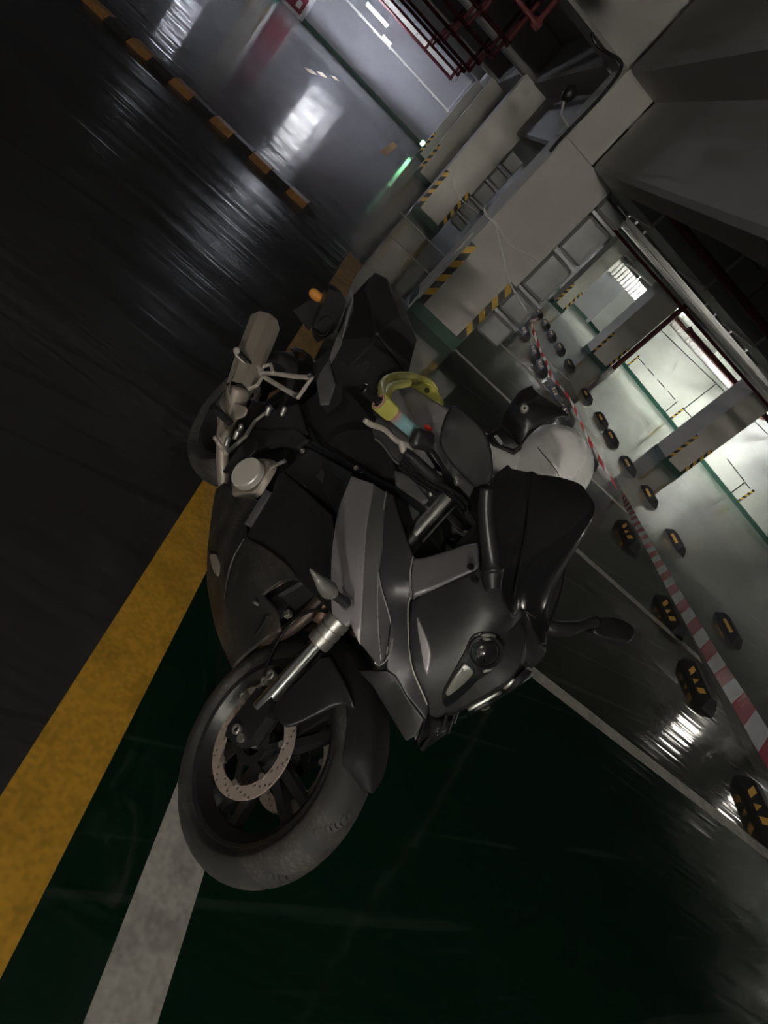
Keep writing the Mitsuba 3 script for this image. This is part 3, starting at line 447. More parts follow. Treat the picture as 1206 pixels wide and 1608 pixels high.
    'bar_in': [(0.241, -0.235, 0.995), (0.265, -0.2, 1.002), (0.285, -0.16, 1.003), (0.314, -0.12, 1.011)],
    'lever': [(0.262, -0.385, 0.925), (0.254, -0.345, 0.934), (0.246, -0.31, 0.942), (0.251, -0.285, 0.945), (0.253, -0.26, 0.952), (0.252, -0.235, 0.96)],
    'master': [(0.267, -0.25, 0.948), (0.278, -0.22, 0.955), (0.302, -0.18, 0.966), (0.304, -0.14, 0.976)],
    'clips': [(0.262, -0.12, 0.939), (0.294, -0.115, 0.938), (0.268, -0.08, 1.003), (0.275, -0.13, 0.978), (0.378, -0.1, 0.965)],
    'hoses': [(0.229, -0.2, 0.926), (0.292, -0.16, 0.957), (0.33, -0.13, 0.984), (0.355, -0.11, 1.002), (0.39, -0.1, 1.01)],
    'fork_up': [(0.38, -0.103, 0.869), (0.318, -0.103, 0.965)],
    'fork_collar': [(0.525, -0.103, 0.612), (0.493, -0.103, 0.572), (0.535, -0.103, 0.57), (0.534, -0.103, 0.537)],
    'fork_low': [(0.544, -0.103, 0.531), (0.611, -0.103, 0.39)],
    'caliper': [(0.559, -0.1, 0.367), (0.562, -0.1, 0.351), (0.57, -0.1, 0.323), (0.572, -0.1, 0.291), (0.56, -0.1, 0.271), (0.547, -0.1, 0.273), (0.543, -0.1, 0.305), (0.551, -0.1, 0.321), (0.547, -0.1, 0.343)],
    'calbolt': [(0.569, -0.112, 0.372), (0.58, -0.112, 0.303), (0.669, -0.125, 0.292), (0.559, -0.105, 0.389)],
    'foot': [(0.602, -0.1, 0.379), (0.624, -0.1, 0.395), (0.67, -0.1, 0.376), (0.709, -0.1, 0.321), (0.705, -0.105, 0.284), (0.666, -0.105, 0.249), (0.646, -0.11, 0.264), (0.612, -0.1, 0.305), (0.58, -0.1, 0.35)],
    'fender_side': [(0.569, -0.098, 0.554), (0.657, -0.09, 0.583), (0.709, -0.075, 0.589), (0.726, -0.065, 0.585), (0.707, -0.072, 0.562), (0.702, -0.078, 0.544), (0.71, -0.09, 0.498), (0.714, -0.1, 0.44), (0.71, -0.108, 0.414), (0.646, -0.11, 0.38), (0.616, -0.105, 0.455)],
    'fend_ang': [(0.849, 0, 0.586), (0.544, 0, 0.467)],
    'signal': [(0.615, -0.41, 0.74), (0.624, -0.395, 0.741), (0.63, -0.36, 0.738), (0.625, -0.325, 0.733), (0.619, -0.29, 0.729), (0.606, -0.255, 0.721)],
    'muff': [(-0.763, -0.26, 0.599), (-0.662, -0.26, 0.549), (-0.52, -0.255, 0.479), (-0.47, -0.25, 0.449), (-0.418, -0.235, 0.405), (-0.356, -0.22, 0.359)],
    'muff_edge': [(-0.746, -0.29, 0.569), (-0.595, -0.3, 0.511), (-0.442, -0.3, 0.455), (-0.406, -0.29, 0.447)],
    'shield': [(-0.464, -0.26, 0.363), (-0.469, -0.265, 0.392), (-0.44, -0.265, 0.423), (-0.399, -0.25, 0.444), (-0.363, -0.24, 0.474), (-0.345, -0.23, 0.454), (-0.349, -0.235, 0.423), (-0.355, -0.24, 0.403), (-0.391, -0.25, 0.403)],
    'shield2': [(-0.409, -0.25, 0.354), (-0.373, -0.25, 0.371), (-0.328, -0.245, 0.392), (-0.309, -0.24, 0.377), (-0.295, -0.24, 0.356), (-0.328, -0.24, 0.346)],
    'hub': [(-0.541, -0.235, 0.526)],
    'arm1': [(-0.525, -0.225, 0.531), (-0.491, -0.215, 0.577), (-0.399, -0.205, 0.66), (-0.351, -0.2, 0.71)],
    'arm2': [(-0.479, -0.225, 0.549), (-0.365, -0.21, 0.612), (-0.303, -0.2, 0.647)],
    'link': [(-0.348, -0.2, 0.71), (-0.295, -0.2, 0.649)],
    'loop': [(-0.556, -0.22, 0.529), (-0.565, -0.22, 0.546), (-0.545, -0.22, 0.573), (-0.491, -0.22, 0.579)],
    'lowbr': [(-0.49, -0.23, 0.539), (-0.453, -0.235, 0.52), (-0.456, -0.24, 0.486), (-0.491, -0.245, 0.476), (-0.555, -0.245, 0.501)],
    'ppeg': [(-0.528, -0.335, 0.527), (-0.539, -0.245, 0.523)],
    'rpeg': [(-0.314, -0.335, 0.416), (-0.319, -0.25, 0.411)],
    'pedal': [(-0.209, -0.3, 0.39), (-0.165, -0.26, 0.397), (-0.223, -0.23, 0.41), (-0.25, -0.22, 0.446), (-0.328, -0.2, 0.472), (-0.362, -0.185, 0.531)],
    'pedal_bits': [(-0.291, -0.22, 0.413), (-0.325, -0.21, 0.42), (-0.336, -0.2, 0.532), (-0.296, -0.19, 0.584), (-0.271, -0.23, 0.382)],
    'swing': [(-0.367, -0.14, 0.55), (-0.237, -0.14, 0.609), (-0.436, -0.13, 0.47)],
    'lower_black': [(-0.505, -0.17, 0.449), (-0.426, -0.17, 0.512), (-0.37, -0.17, 0.53), (-0.32, -0.17, 0.625), (-0.168, -0.16, 0.635), (-0.172, -0.15, 0.592), (-0.325, -0.15, 0.466), (-0.352, -0.16, 0.379), (-0.443, -0.17, 0.384)],
    'mech_up': [(-0.376, -0.16, 0.419), (-0.305, -0.16, 0.486), (-0.219, -0.16, 0.599), (-0.135, -0.16, 0.635), (-0.11, -0.17, 0.599), (-0.167, -0.18, 0.54), (-0.214, -0.18, 0.448), (-0.17, -0.18, 0.358), (-0.22, -0.18, 0.309), (-0.274, -0.18, 0.361), (-0.299, -0.18, 0.413)],
    'plate': [(-1.1, -0.076, 0.616), (-1.1, -0.07, 0.71), (-1.1, -0.043, 0.744), (-1.1, 0.012, 0.733), (-1.1, 0.039, 0.61)],
    'tailbits': [(-1, -0.106, 0.812), (-1, -0.079, 0.826), (-1, -0.043, 0.835), (-1, -0.016, 0.833), (-1, 0.02, 0.784), (-1, 0.062, 0.711), (-1, 0.048, 0.668), (-1, 0.056, 0.631), (-1, 0.026, 0.632), (-1, -0.008, 0.655), (-1, -0.038, 0.737), (-1, -0.081, 0.788)],
    'amber': [(-1.08, -0.075, 0.735)],
    'lock_arch': [(0.181, -0.345, 0.973), (0.122, -0.33, 0.969), (0.055, -0.3, 0.968), (-0.022, -0.25, 0.976), (-0.107, -0.18, 0.985), (-0.195, -0.1, 0.992), (-0.254, -0.03, 1.003), (-0.28, 0.03, 1.016), (-0.264, 0.05, 1.018)],
    'lock_body': [(-0.344, 0.05, 0.954), (-0.317, 0.05, 0.998), (-0.261, 0.05, 1.015), (-0.208, 0.05, 1.02), (-0.197, 0.05, 1.013), (-0.295, 0.05, 0.967)],
    'lock_arm': [(0.181, -0.34, 0.97), (0.108, -0.31, 0.978), (0.035, -0.26, 0.985), (-0.058, -0.18, 1)],
    'keyhole': [(-0.268, 0.035, 0.993)],
    'hvisor': [(-0.005, 0.062, 1.171), (-0.069, 0.068, 1.247), (-0.097, 0.098, 1.285), (-0.087, 0.11, 1.284), (0.038, 0.154, 1.33), (0.073, 0.098, 1.292), (0.087, 0.083, 1.243), (0.1, 0.081, 1.203), (0.11, 0.09, 1.176), (0.114, 0.093, 1.168), (0.023, 0.061, 1.158)],
    'hvisor_in': [(0.056, 0.043, 1.227)],
    'hbolt': [(0.052, 0.033, 1.232)],
    'hlabel': [(0.096, 0.042, 1.127)],
    'hpiece': [(0.052, 0.042, 1.102), (0.049, 0.044, 1.149), (0.119, 0.084, 1.174), (0.122, 0.085, 1.147), (0.083, 0.047, 1.107)],
    'hcen': [(0.086, 0.256, 1.207)],
    'hline': [(0.124, 0.12, 1.209), (0.152, 0.142, 1.214), (0.175, 0.165, 1.219), (0.196, 0.191, 1.219)],
    'hchin': [(0.068, 0.131, 1.097), (0.014, 0.101, 1.074), (0.094, 0.171, 1.092), (0.084, 0.196, 1.158)],
}
phi, yaw = .25, -1.2245
fw = np.array([math.cos(yaw), math.sin(yaw), 0]); lf = np.array([-math.sin(yaw), math.cos(yaw), 0])
LB = math.cos(phi) * lf - math.sin(phi) * np.array([0, 0, 1.0]); UB = math.cos(phi) * np.array([0, 0, 1.0]) + math.sin(phi) * lf
BM = np.eye(4); BM[:3, :3] = np.column_stack([fw, LB, UB]); BM[:3, 3] = (.34318, 1.67881, .004)      # leaning to its left on the side stand

def b_mat(name, c, r, **k): mat(name, color=c, roughness=r, **k)
b_mat('b_black', (.010, .010, .0105), .42); b_mat('b_satin', (.013, .013, .0135), .33); b_mat('b_gloss', (.008, .008, .009), .16)
b_mat('b_collar', (.66, .63, .58), .27, metallic=.9)
b_mat('b_silencer', (.33, .29, .25), .42, metallic=.55)
b_mat('b_matt', (.008, .008, .0085), .65, specular=.25)
b_mat('b_tank', (.40, .385, .392), .42, metallic=.5)
b_mat('b_darkpipe', (.05, .036, .03), .5, metallic=.5)
b_mat('b_nose', (.012, .012, .0125), .48)
b_mat('b_grey', (.42, .395, .41), .42, metallic=.65, clearcoat=.3, clearcoat_gloss=.6)
b_mat('b_midgrey', (.135, .13, .133), .38, metallic=.5); b_mat('b_dark', (.045, .043, .047), .34, metallic=.35)
b_mat('b_alu', (.62, .60, .56), .34, metallic=.9); b_mat('b_cast', (.50, .46, .41), .45, metallic=.5)
b_mat('b_chrome', (.80, .79, .76), .16, metallic=1.0); b_mat('b_disc', (.44, .37, .33), .42, metallic=.5)
b_mat('b_headerpipe', (.30, .20, .16), .5, metallic=.7)
b_mat('b_yellow', (.46, .44, .10), .45); b_mat('b_red', (.45, .03, .02), .4); b_mat('b_amber', (.50, .21, .04), .3)
b_mat('b_helmet', (.76, .755, .745), .22, clearcoat=.6); b_mat('b_whiteplastic', (.6, .6, .58), .4)
def dust(c, d, s):
    def fn(p, n, uv):
        w = smoothstep(.38, .72, fbm(p.x * s, p.y * s, p.z * s, 4)) * (.45 + .55 * smoothstep(.5, .8, noise(p.x * 160, p.y * 160, p.z * 160)))
        return mix(c, d, w)
    return fn
mat('b_dusty', fn=dust((.012, .0115, .011), (.055, .046, .038), 7.0), roughness=.5)
mat('b_seat', color=(.013, .013, .0135), roughness=.55, bump=lambda p, n, uv: .0006 * noise(p.x * 350, p.y * 350, p.z * 350))
mat('b_tyre', fn=dust((.017, .016, .0155), (.052, .047, .042), 11.0), roughness=.75)
scene['b_lens'] = {'type': 'thindielectric', 'int_ior': 1.5}

def A_(k): return np.array(BK[k], float)
def mirror(m): r = trimesh.Trimesh(m.vertices * [1, -1, 1], m.faces[:, ::-1], process=False); return r
def densify(pts, res):
    out = []
    for a, b in zip(pts, np.roll(pts, -1, 0)):
        n = max(1, int(math.ceil(np.linalg.norm(b - a) / res))); out += [a + (b - a) * k / n for k in range(n)]
    return np.array(out)
def chaikin(p, n):
    for _ in range(n): q = np.roll(p, -1, 0); p = np.stack([.8 * p + .2 * q, .2 * p + .8 * q], 1).reshape(-1, 3)
    return p
def surface(P, inner, out, nrm=None):
    allp = P if inner is None or not len(inner) else np.vstack([P, inner]); c = P.mean(0); _, _, vt = np.linalg.svd(P - c); n = vt[2]
    if nrm is not None: n = np.asarray(nrm, float) / np.linalg.norm(nrm); vt = [np.cross(n, [0, 0, 1.0]) / np.linalg.norm(np.cross(n, [0, 0, 1.0]))]
    if n @ out < 0: n = -n
    u = vt[0]; v = np.cross(n, u); q = np.column_stack([(allp - c) @ u, (allp - c) @ v]); h = (allp - c) @ n
    f = RBFInterpolator(q, h, kernel='thin_plate_spline', smoothing=2e-6)
    return c, u, v, n, f
def panel(P, inner=None, th=.004, bev=.006, res=.018, out=(0, -1, 0), rnd=0, lift=0.0, holes=(), nrm=None):
    """A curved moulded panel: outline P in space, a smooth sheet through it (and through the inner points), rounded rim, thickness th behind."""
    P = np.asarray(P, float); c, u, v, n, f = surface(P, inner, np.asarray(out, float), nrm); P = chaikin(P, rnd) if rnd else P
    q = np.column_stack([(P - c) @ u, (P - c) @ v]); poly = Polygon(q, [np.column_stack([(np.asarray(h) - c) @ u, (np.asarray(h) - c) @ v]) for h in holes]).buffer(0)
    if poly.geom_type != 'Polygon': poly = max(poly.geoms, key=lambda g: g.area)
    rings = []; pts = []; low = []
    def ring(co, drop):
        d = densify(np.array(co)[:-1], res); k = len(pts); pts.extend(d); low.extend([drop] * len(d)); return list(range(k, k + len(d)))
    rings = [ring(poly.exterior.coords, bev * .75)] + [ring(i.coords, bev * .75) for i in poly.interiors]
    for s, dr_ in ((.35, .25), (.95, 0.0)):
        g = poly.buffer(-bev * s)
        for gg in getattr(g, 'geoms', [g]):
            if gg.is_empty: continue
            ring(gg.exterior.coords, bev * dr_)
            for i in gg.interiors: ring(i.coords, bev * dr_)
    g = poly.buffer(-bev - res * .45)
    if not g.is_empty:
        x0, y0, x1, y1 = g.bounds; r = res * 1.3
        for i, xx in enumerate(np.arange(x0, x1, r)):
            for yy in np.arange(y0 + (i % 2) * r / 2, y1, r):
                if g.contains(Point(xx, yy)): pts.append(np.array([xx, yy])); low.append(0.0)
    q = np.array(pts); tri = Delaunay(q).simplices; ce = q[tri].mean(1); big = poly.buffer(1e-5)
    e = q[tri]; ar = (e[:, 1, 0] - e[:, 0, 0]) * (e[:, 2, 1] - e[:, 0, 1]) - (e[:, 2, 0] - e[:, 0, 0]) * (e[:, 1, 1] - e[:, 0, 1])
    tri = np.where((ar < 0)[:, None], tri[:, ::-1], tri); ok = (np.abs(ar) > 1e-9) & np.array([big.contains(Point(*p)) for p in ce]); tri = tri[ok]
    h = f(q) - np.array(low) + lift; V = c + q[:, :1] * u + q[:, 1:] * v + h[:, None] * n; N = len(V)
    Bk = V - n * th; F = [tri, tri[:, ::-1] + N]
    ed = np.sort(np.vstack([tri[:, [0, 1]], tri[:, [1, 2]], tri[:, [2, 0]]]), 1); di = np.vstack([tri[:, [0, 1]], tri[:, [1, 2]], tri[:, [2, 0]]])
    _, inv, cnt = np.unique(ed, axis=0, return_inverse=True, return_counts=True); bd = di[cnt[inv.ravel()] == 1]
    F += [np.column_stack([bd[:, 1], bd[:, 0], bd[:, 0] + N]), np.column_stack([bd[:, 1], bd[:, 0] + N, bd[:, 1] + N])]
    return trimesh.Trimesh(np.vstack([V, Bk]), np.vstack(F), process=False)
def hull(p): return trimesh.convex.convex_hull(np.asarray(p, float))
def sym(p): p = np.asarray(p, float); return np.vstack([p, p * [1, -1, 1]])
def soft(m, it=2):
    m = m.subdivide_loop(iterations=it) if hasattr(m, 'subdivide_loop') else m; return m
def rounded_hull(p, r, n=1):
    s = trimesh.creation.icosphere(n, r).vertices; return hull((np.asarray(p, float)[:, None] + s[None]).reshape(-1, 3))

bike = thing('motorcycle', 'grey and black sports motorcycle leaning on its stand beside the yellow line', 'motorcycle')
def bp_(name, mesh, m, parent=bike, smooth=35, label=None): return obj(name, mesh, m, parent, smooth=smooth, label=label, M=BM)
def pair(name, mesh, m, parent=bike, **k): a = bp_(name, mesh, m, parent, **k); bp_(name, mirror(mesh), m, parent, smooth=k.get('smooth', 35)); return a

# ---------------------------------------------------------------- wheels
def wheel(cx, cz, R, W, rim_w, disc_r, side_discs):
    w = obj('wheel', lathe([(-.055, .035), (-.05, .045), (.05, .045), (.055, .035)], (cx, 0, cz), (0, 1, 0), 32), 'b_black', bike, smooth=30, M=BM)
    prof = []; rc = R - .048 - .01; hw = rim_w / 2
    for x in np.linspace(-1, 1, 27) * math.pi / 2: prof.append((W / 2 * math.sin(x), rc + (R - rc) * math.cos(x)))
    side = [(hw - .004, .214), (hw - .003, .222), (hw + .003, .229), (W / 2 - .004, rc - .006)]; prof = [(-o, r) for o, r in side] + prof + side[::-1]
    t = lathe(prof, (cx, 0, cz), (0, 1, 0), 400); v = t.vertices - [cx, 0, cz]
    th = np.arctan2(v[:, 2], v[:, 0]); rr = np.hypot(v[:, 0], v[:, 2]); s = v[:, 1] / (W / 2)
    g = np.zeros(len(v))
    for sg in (-1, 1):   # slanted tread grooves on each shoulder
        ph = ((th * 11 / (2 * np.pi) + sg * .25 + np.abs(s) * .55) % 1.0); g += ((ph < .07) & (s * sg > .12) & (s * sg < .78) & (rr > R - .055)) * .006
    k = (rr - g) / np.maximum(rr, 1e-6); v[:, 0] *= k; v[:, 2] *= k; t.vertices = v + [cx, 0, cz]
    bp_('tyre', t, 'b_tyre', w, smooth=50)
    h = rim_w / 2
    bp_('rim', lathe([(-h, .214), (-h - .003, .222), (-h, .231), (-h + .008, .228), (-h + .016, .21), (-.02, .196), (.02, .196), (h - .016, .21), (h - .008, .228), (h, .231), (h + .003, .222), (h, .214), (h - .012, .203), (.02, .187), (-.02, .187), (-h + .012, .203), (-h, .214)], (cx, 0, cz), (0, 1, 0), 96), 'b_satin', w, smooth=35)
    for k in range(5):
        for o in (-.17, .17):
            an = 2 * math.pi * k / 5 + .3; d0 = np.array([math.cos(an + o * 1.2), 0, math.sin(an + o * 1.2)]); d1 = np.array([math.cos(an + o), 0, math.sin(an + o)])
            p, q = np.array([cx, 0, cz]) + .04 * d0, np.array([cx, 0, cz]) + .195 * d1; tn = np.cross(d1, [0, 1, 0])
            bp_('spoke', hull([p + s1 * .013 * tn + s2 * np.array([0, .02, 0]) for s1 in (-1, 1) for s2 in (-1, 1)] + [q + s1 * .010 * tn + s2 * np.array([0, .012, 0]) for s1 in (-1, 1) for s2 in (-1, 1)]), 'b_black', w, smooth=False)
    for y in side_discs:
        ang = np.linspace(0, 2 * np.pi, 97)[:-1]; ro = disc_r; ri = disc_r - .033
        hs = [Point((ri + rr_) * math.cos(a0), (ri + rr_) * math.sin(a0)).buffer(.0040, 3) for j in range(12) for a0, rr_ in ((2 * np.pi * j / 12, .006), (2 * np.pi * j / 12 + .13, .0135), (2 * np.pi * j / 12 + .26, .021), (2 * np.pi * j / 12 + .36, .028))]
        from shapely.ops import unary_union
        ringp = Polygon([(ro * math.cos(x), ro * math.sin(x)) for x in ang], [[(ri * math.cos(x), ri * math.sin(x)) for x in ang]]).difference(unary_union(hs))
        m = trimesh.creation.extrude_polygon(ringp, .005, engine='earcut'); vv = m.vertices; m.vertices = np.column_stack([cx + vv[:, 0], y + vv[:, 2] - .0025, cz + vv[:, 1]]); m.fix_normals()
        bp_('brake_disc', m, 'b_disc', w, smooth=False, label='drilled steel brake disc')
        arms = [Point(0, 0).buffer(.052, 16).difference(Point(0, 0).buffer(.03, 16))] + [LineString([(.048 * math.cos(x), .048 * math.sin(x)), ((ri - .004) * math.cos(x + .25), (ri - .004) * math.sin(x + .25))]).buffer(.008, 3) for x in np.arange(7) * 2 * np.pi / 7]
        m = trimesh.creation.extrude_polygon(unary_union(arms).buffer(0), .006, engine='earcut'); vv = m.vertices; m.vertices = np.column_stack([cx + vv[:, 0], y + vv[:, 2] - .003, cz + vv[:, 1]]); m.fix_normals()
        bp_('disc_carrier', m, 'b_black', w, smooth=False)
        for x in np.arange(7) * 2 * np.pi / 7 + .25:
            c = np.array([cx + (ri - .002) * math.cos(x), y, cz + (ri - .002) * math.sin(x)]); bp_('disc_bobbin', cyl(c - [0, .006, 0], c + [0, .006, 0], .0085, n=12), 'b_alu', w, smooth=30)
    return w
wheel(.694, .300, .300, .122, .098, .130, (-.078, .078))
wheel(-.694, .312, .312, .165, .13, .11, (-.085,))
bp_('axle', cyl((.694, -.125, .30), (.694, .125, .30), .011), 'b_alu'); bp_('axle', cyl((-.694, -.15, .312), (-.694, .15, .312), .012), 'b_alu')

# ---------------------------------------------------------------- forks, brakes, mudguard
fd = (A_('fork_up')[1] - A_('fork_up')[0]); fd = A_('fork_up')[0] * 0 + np.array([-.4226, 0, .9063])
def on_fork(z, y=-.103): p0 = np.array([.5775, y, .46]); return p0 + fd * ((z - p0[2]) / fd[2])
for s in (-1, 1):
    k = bp_('fork', cyl(on_fork(.345, .103 * s), on_fork(.56, .103 * s), .0205, n=28), 'b_chrome', smooth=30, label='bright chromed fork leg')
    c0, c1 = on_fork(.535, .103 * s), on_fork(.625, .103 * s); L = np.linalg.norm(c1 - c0)
    bp_('collar', lathe([(0, .021), (0, .029), (.003, .031), (.026, .031), (.027, .0285), (.031, .0285), (.032, .031), (.05, .031), (.051, .0285), (.055, .0285), (.056, .032), (.08, .032), (.083, .030), (L, .030)], c0, fd, 40), 'b_collar', k, smooth=25, label='brushed metal fork collar')
    bp_('upper_tube', cyl(c1, on_fork(.86, .103 * s), .0275, n=28), 'b_black', k, smooth=30)
    bp_('bare_tube', cyl(on_fork(.86, .103 * s), on_fork(.972, .103 * s), .0275, n=40), 'b_chrome', k, smooth=30, label='bare bright upper fork tube')
    ft = A_('foot').copy(); ft[:, 1] *= -s
    bp_('foot', hull(np.vstack([ft + [0, .016, 0], ft - [0, .016, 0]])), 'b_black', k, smooth=30)
    for q in (0, 1):
        b = A_('calbolt')[[2, 3][q]]; b = b * [1, -s, 1]; bp_('bolt', lathe([(-.012, .004), (-.012, .012), (.004, .0135), (.006, .012), (.006, .007), (.001, .006)], b, (0, s, 0), 20), 'b_alu', k, smooth=25)
    cal = A_('caliper').copy(); cal[:, 1] = -.088; cm = panel(cal, th=.028, bev=.006, res=.012, rnd=1)
    bp_('brake_caliper', cm if s < 0 else mirror(cm), 'b_cast', k, smooth=35)
    for q in (0, 1): b = A_('calbolt')[q] * [1, -s, 1]; bp_('caliper_bolt', lathe([(-.02, .004), (-.02, .008), (.004, .009), (.004, .005), (0, .004)], b, (0, s, 0), 16), 'b_alu', k, smooth=25)
def arc_shell(cx, cz, R, a0, a1, prof, n=40, th=.004):
    V = []
    aa = np.linspace(a0, a1, n)
    for k, a in enumerate(aa):
        for y, dr_ in prof(k / (n - 1)): V.append((cx + (R + dr_) * math.cos(a), y, cz + (R + dr_) * math.sin(a)))
    m = len(prof(0)); V = np.array(V); F = []
    for k in range(n - 1):
        for j in range(m - 1): a = k * m + j; F += [[a, a + 1, a + m + 1], [a, a + m + 1, a + m]]
    F = np.array(F); c = V - np.array([cx, 0, cz]); d = c / np.linalg.norm(c, axis=1, keepdims=True); N = len(V)
    V2 = np.vstack([V + d * th, V]); bd = [(k * m, (k + 1) * m) for k in range(n - 1)] + [(k * m + m - 1, (k + 1) * m + m - 1) for k in range(n - 1)] + [(j, j + 1) for j in range(m - 1)] + [((n - 1) * m + j, (n - 1) * m + j + 1) for j in range(m - 1)]
    W = [[a, b, b + N] for a, b in bd] + [[a, b + N, a + N] for a, b in bd]
    t = trimesh.Trimesh(V2, np.vstack([F, F[:, ::-1] + N, W]), process=False); t.fix_normals(); return t
def mg(t):
    w = .066 * min(1.0, .22 + 2.6 * math.sqrt(t)) ; w = w if t < .85 else w * (1 - (t - .85) * 2); e = np.linspace(-1, 1, 13)
    return [(w * x, .013 - .055 * abs(x) ** 3.2) for x in e]
k = bp_('mudguard', arc_shell(.694, .30, .308, math.radians(52), math.radians(165), mg), 'b_matt', smooth=40)
fs = A_('fender_side'); pm = panel(fs, th=.006, bev=.006, res=.015, rnd=1); bp_('side_plate', pm, 'b_black', k); bp_('side_plate', mirror(pm), 'b_black', k)

# ---------------------------------------------------------------- fairing
for key, m in (('strip_a', 'b_grey'), ('strip_b', 'b_midgrey'), ('strip_c', 'b_midgrey'), ('dark_c', 'b_dark'), ('x_grey', 'b_midgrey')):
    pair('fairing_panel', panel(A_(key), bev=.0045 if key != 'x_grey' else .008, res=.014, rnd=1 if key in ('x_grey', 'strip_c') else 0, lift=.003 if key == 'x_grey' else 0, nrm=(.45, -.89, .1) if key == 'dark_c' else None), m)
sc_, dc_ = A_('strip_c'), A_('dark_c')
for q in (sc_[[0, 6, 5]], sc_[[0, 1, 2, 3, 4]], dc_[[0, 19, 18]] if len(dc_) > 19 else dc_[[0, -1, -2]], A_('x_grey')[[0, 9, 8, 7]]): pair('edge_highlight', tube(q + [0, -.0022, 0], .0019, n=8, smooth=30), 'b_grey', smooth=True)  # paler tubes along the facet edges paint in their highlights
pair('fairing_edge', tube(A_('line_d') + [0, -.003, 0], .0022, n=8, smooth=40), 'b_alu', smooth=True)
E_ = lambda z: [0, 0, z]
nose = panel(A_('nose'), None, bev=.005, res=.016, out=(.6, -.8, 0), nrm=(.7, -.7, .1)); nz = pair('nose_cowl', nose, 'b_nose')
hp = panel(A_('headlight'), A_('hl_in'), th=.002, bev=.004, res=.012, out=(.7, -.7, .1), rnd=1, lift=.014)
hs = panel(A_('headlight'), A_('hl_in'), th=.004, bev=.003, res=.012, out=(.7, -.7, .1), rnd=1, lift=-.002)
outl = A_('headlight')
pair('headlight_shell', hs, 'b_gloss', nz)
for key in ('refl_low', 'refl_top', 'refl_side'): pair('reflector', panel(A_(key), th=.004, bev=.003, res=.01, out=(.7, -.7, .1), rnd=1, lift=.002), 'b_alu', nz)
pc = A_('proj_c')[0]; pn = np.array([.80, -.55, .25]); pn = pn / np.linalg.norm(pn)
pair('projector_ring', lathe([(-.01, .034), (.004, .037), (.006, .033), (.002, .03)], pc + pn * .002, pn, 40), 'b_satin', nz, smooth=30)
pair('projector', lathe([(-.004, .031), (.004, .028), (.009, .018), (.011, .001)], pc + pn * .001, pn, 32), 'b_gloss', nz, smooth=60)
pair('headlight_lens', hp, 'b_lens', nz, smooth=40, label='clear headlight lens')
pair('air_slit', panel(A_('slit'), th=.003, bev=.003, res=.012, out=(.5, -.8, 0), rnd=1, lift=.004), 'b_grey', nz)
pair('chin', panel(A_('chin'), th=.006, bev=.004, res=.012, out=(.7, -.7, 0)), 'b_gloss', smooth=30)
bp_('chin_core', hull(sym([(.80, -.03, .70), (.83, -.008, .69), (.74, -.06, .71), (.70, -.05, .74), (.80, -.01, .74)])), 'b_black', smooth=False)
pair('chin_blade', panel(A_('blade'), th=.005, bev=.004, res=.015), 'b_black', smooth=30)
bp_('windscreen', panel(A_('screen'), A_('screen_in'), th=.003, bev=.004, res=.02, out=(.7, 0, .7)), 'b_gloss', smooth=50, label='black tinted bubble windscreen')
pair('screen_rib', tube(A_('ridge') + [.001, -.001, .001], .0028, n=8, smooth=30), 'b_gloss', smooth=True)
bp_('inner_cowl', hull(sym([(.60, -.12, .86), (.60, -.13, .985), (.70, -.06, .99), (.74, -.02, .95), (.77, -.015, .75), (.72, -.05, .77), (.66, -.10, .80), (.50, -.10, .90), (.50, -.12, 1.0), (.45, -.12, 1.06), (.55, -.05, 1.08)])), 'b_black', smooth=False)
pair('fairing_bolt', cyl(np.array(unb) - [0, .004, 0], np.array(unb) + [0, .006, 0], .007), 'b_black') if (unb := [.616, -.174, .985]) else None
lo = panel(A_('belly_low'), A_('belly_low_in'), bev=.005, res=.018, holes=[]); pair('belly_panel', lo, 'b_dusty', label='dusty black lower fairing')
pair('belly_vent', panel(A_('belly_hole'), th=.003, bev=.003, res=.012, lift=.006, rnd=1), 'b_gloss'); pair('vent_insert', panel(A_('vent_in'), th=.003, bev=.003, res=.012, lift=.009, rnd=1), 'b_silencer')
pair('belly_slot', panel(A_('slot'), th=.003, bev=.002, res=.01, lift=.004), 'b_gloss')
pair('belly_ridge', tube(A_('ridge_belly'), [.002, .004, .005, .004, .002], n=8), 'b_dusty', smooth=True)
b = A_('bolt_belly')[0]; pair('belly_bolt', cyl(b - [0, .008, 0], b + [0, .006, 0], .004, n=10), 'b_alu')
pair('side_fairing', panel(A_('belly_up'), A_('belly_up_in'), bev=.005, res=.018), 'b_black')
pair('fairing_bar', panel(A_('grey_bar'), th=.006, bev=.004, res=.012, lift=.005), 'b_midgrey')
pair('side_cover', panel(A_('side_cover'), th=.004, bev=.004, res=.018), 'b_satin'); pair('side_fin', panel(A_('fin'), th=.004, bev=.004, res=.015), 'b_black')
pair('fin_insert', panel(A_('fin_tri'), th=.004, bev=.003, res=.012), 'b_midgrey'); pair('fin_insert', panel(A_('fin_tri2'), th=.004, bev=.003, res=.012), 'b_dark')
pair('frame_spar', panel(A_('spar'), th=.03, bev=.008, res=.015), 'b_gloss')
for q in A_('spar_bolt'): pair('frame_bolt', lathe([(0, .003), (0, .008), (.005, .008), (.006, .006)], q, (0, -1, 0), 16), 'b_alu', smooth=25)
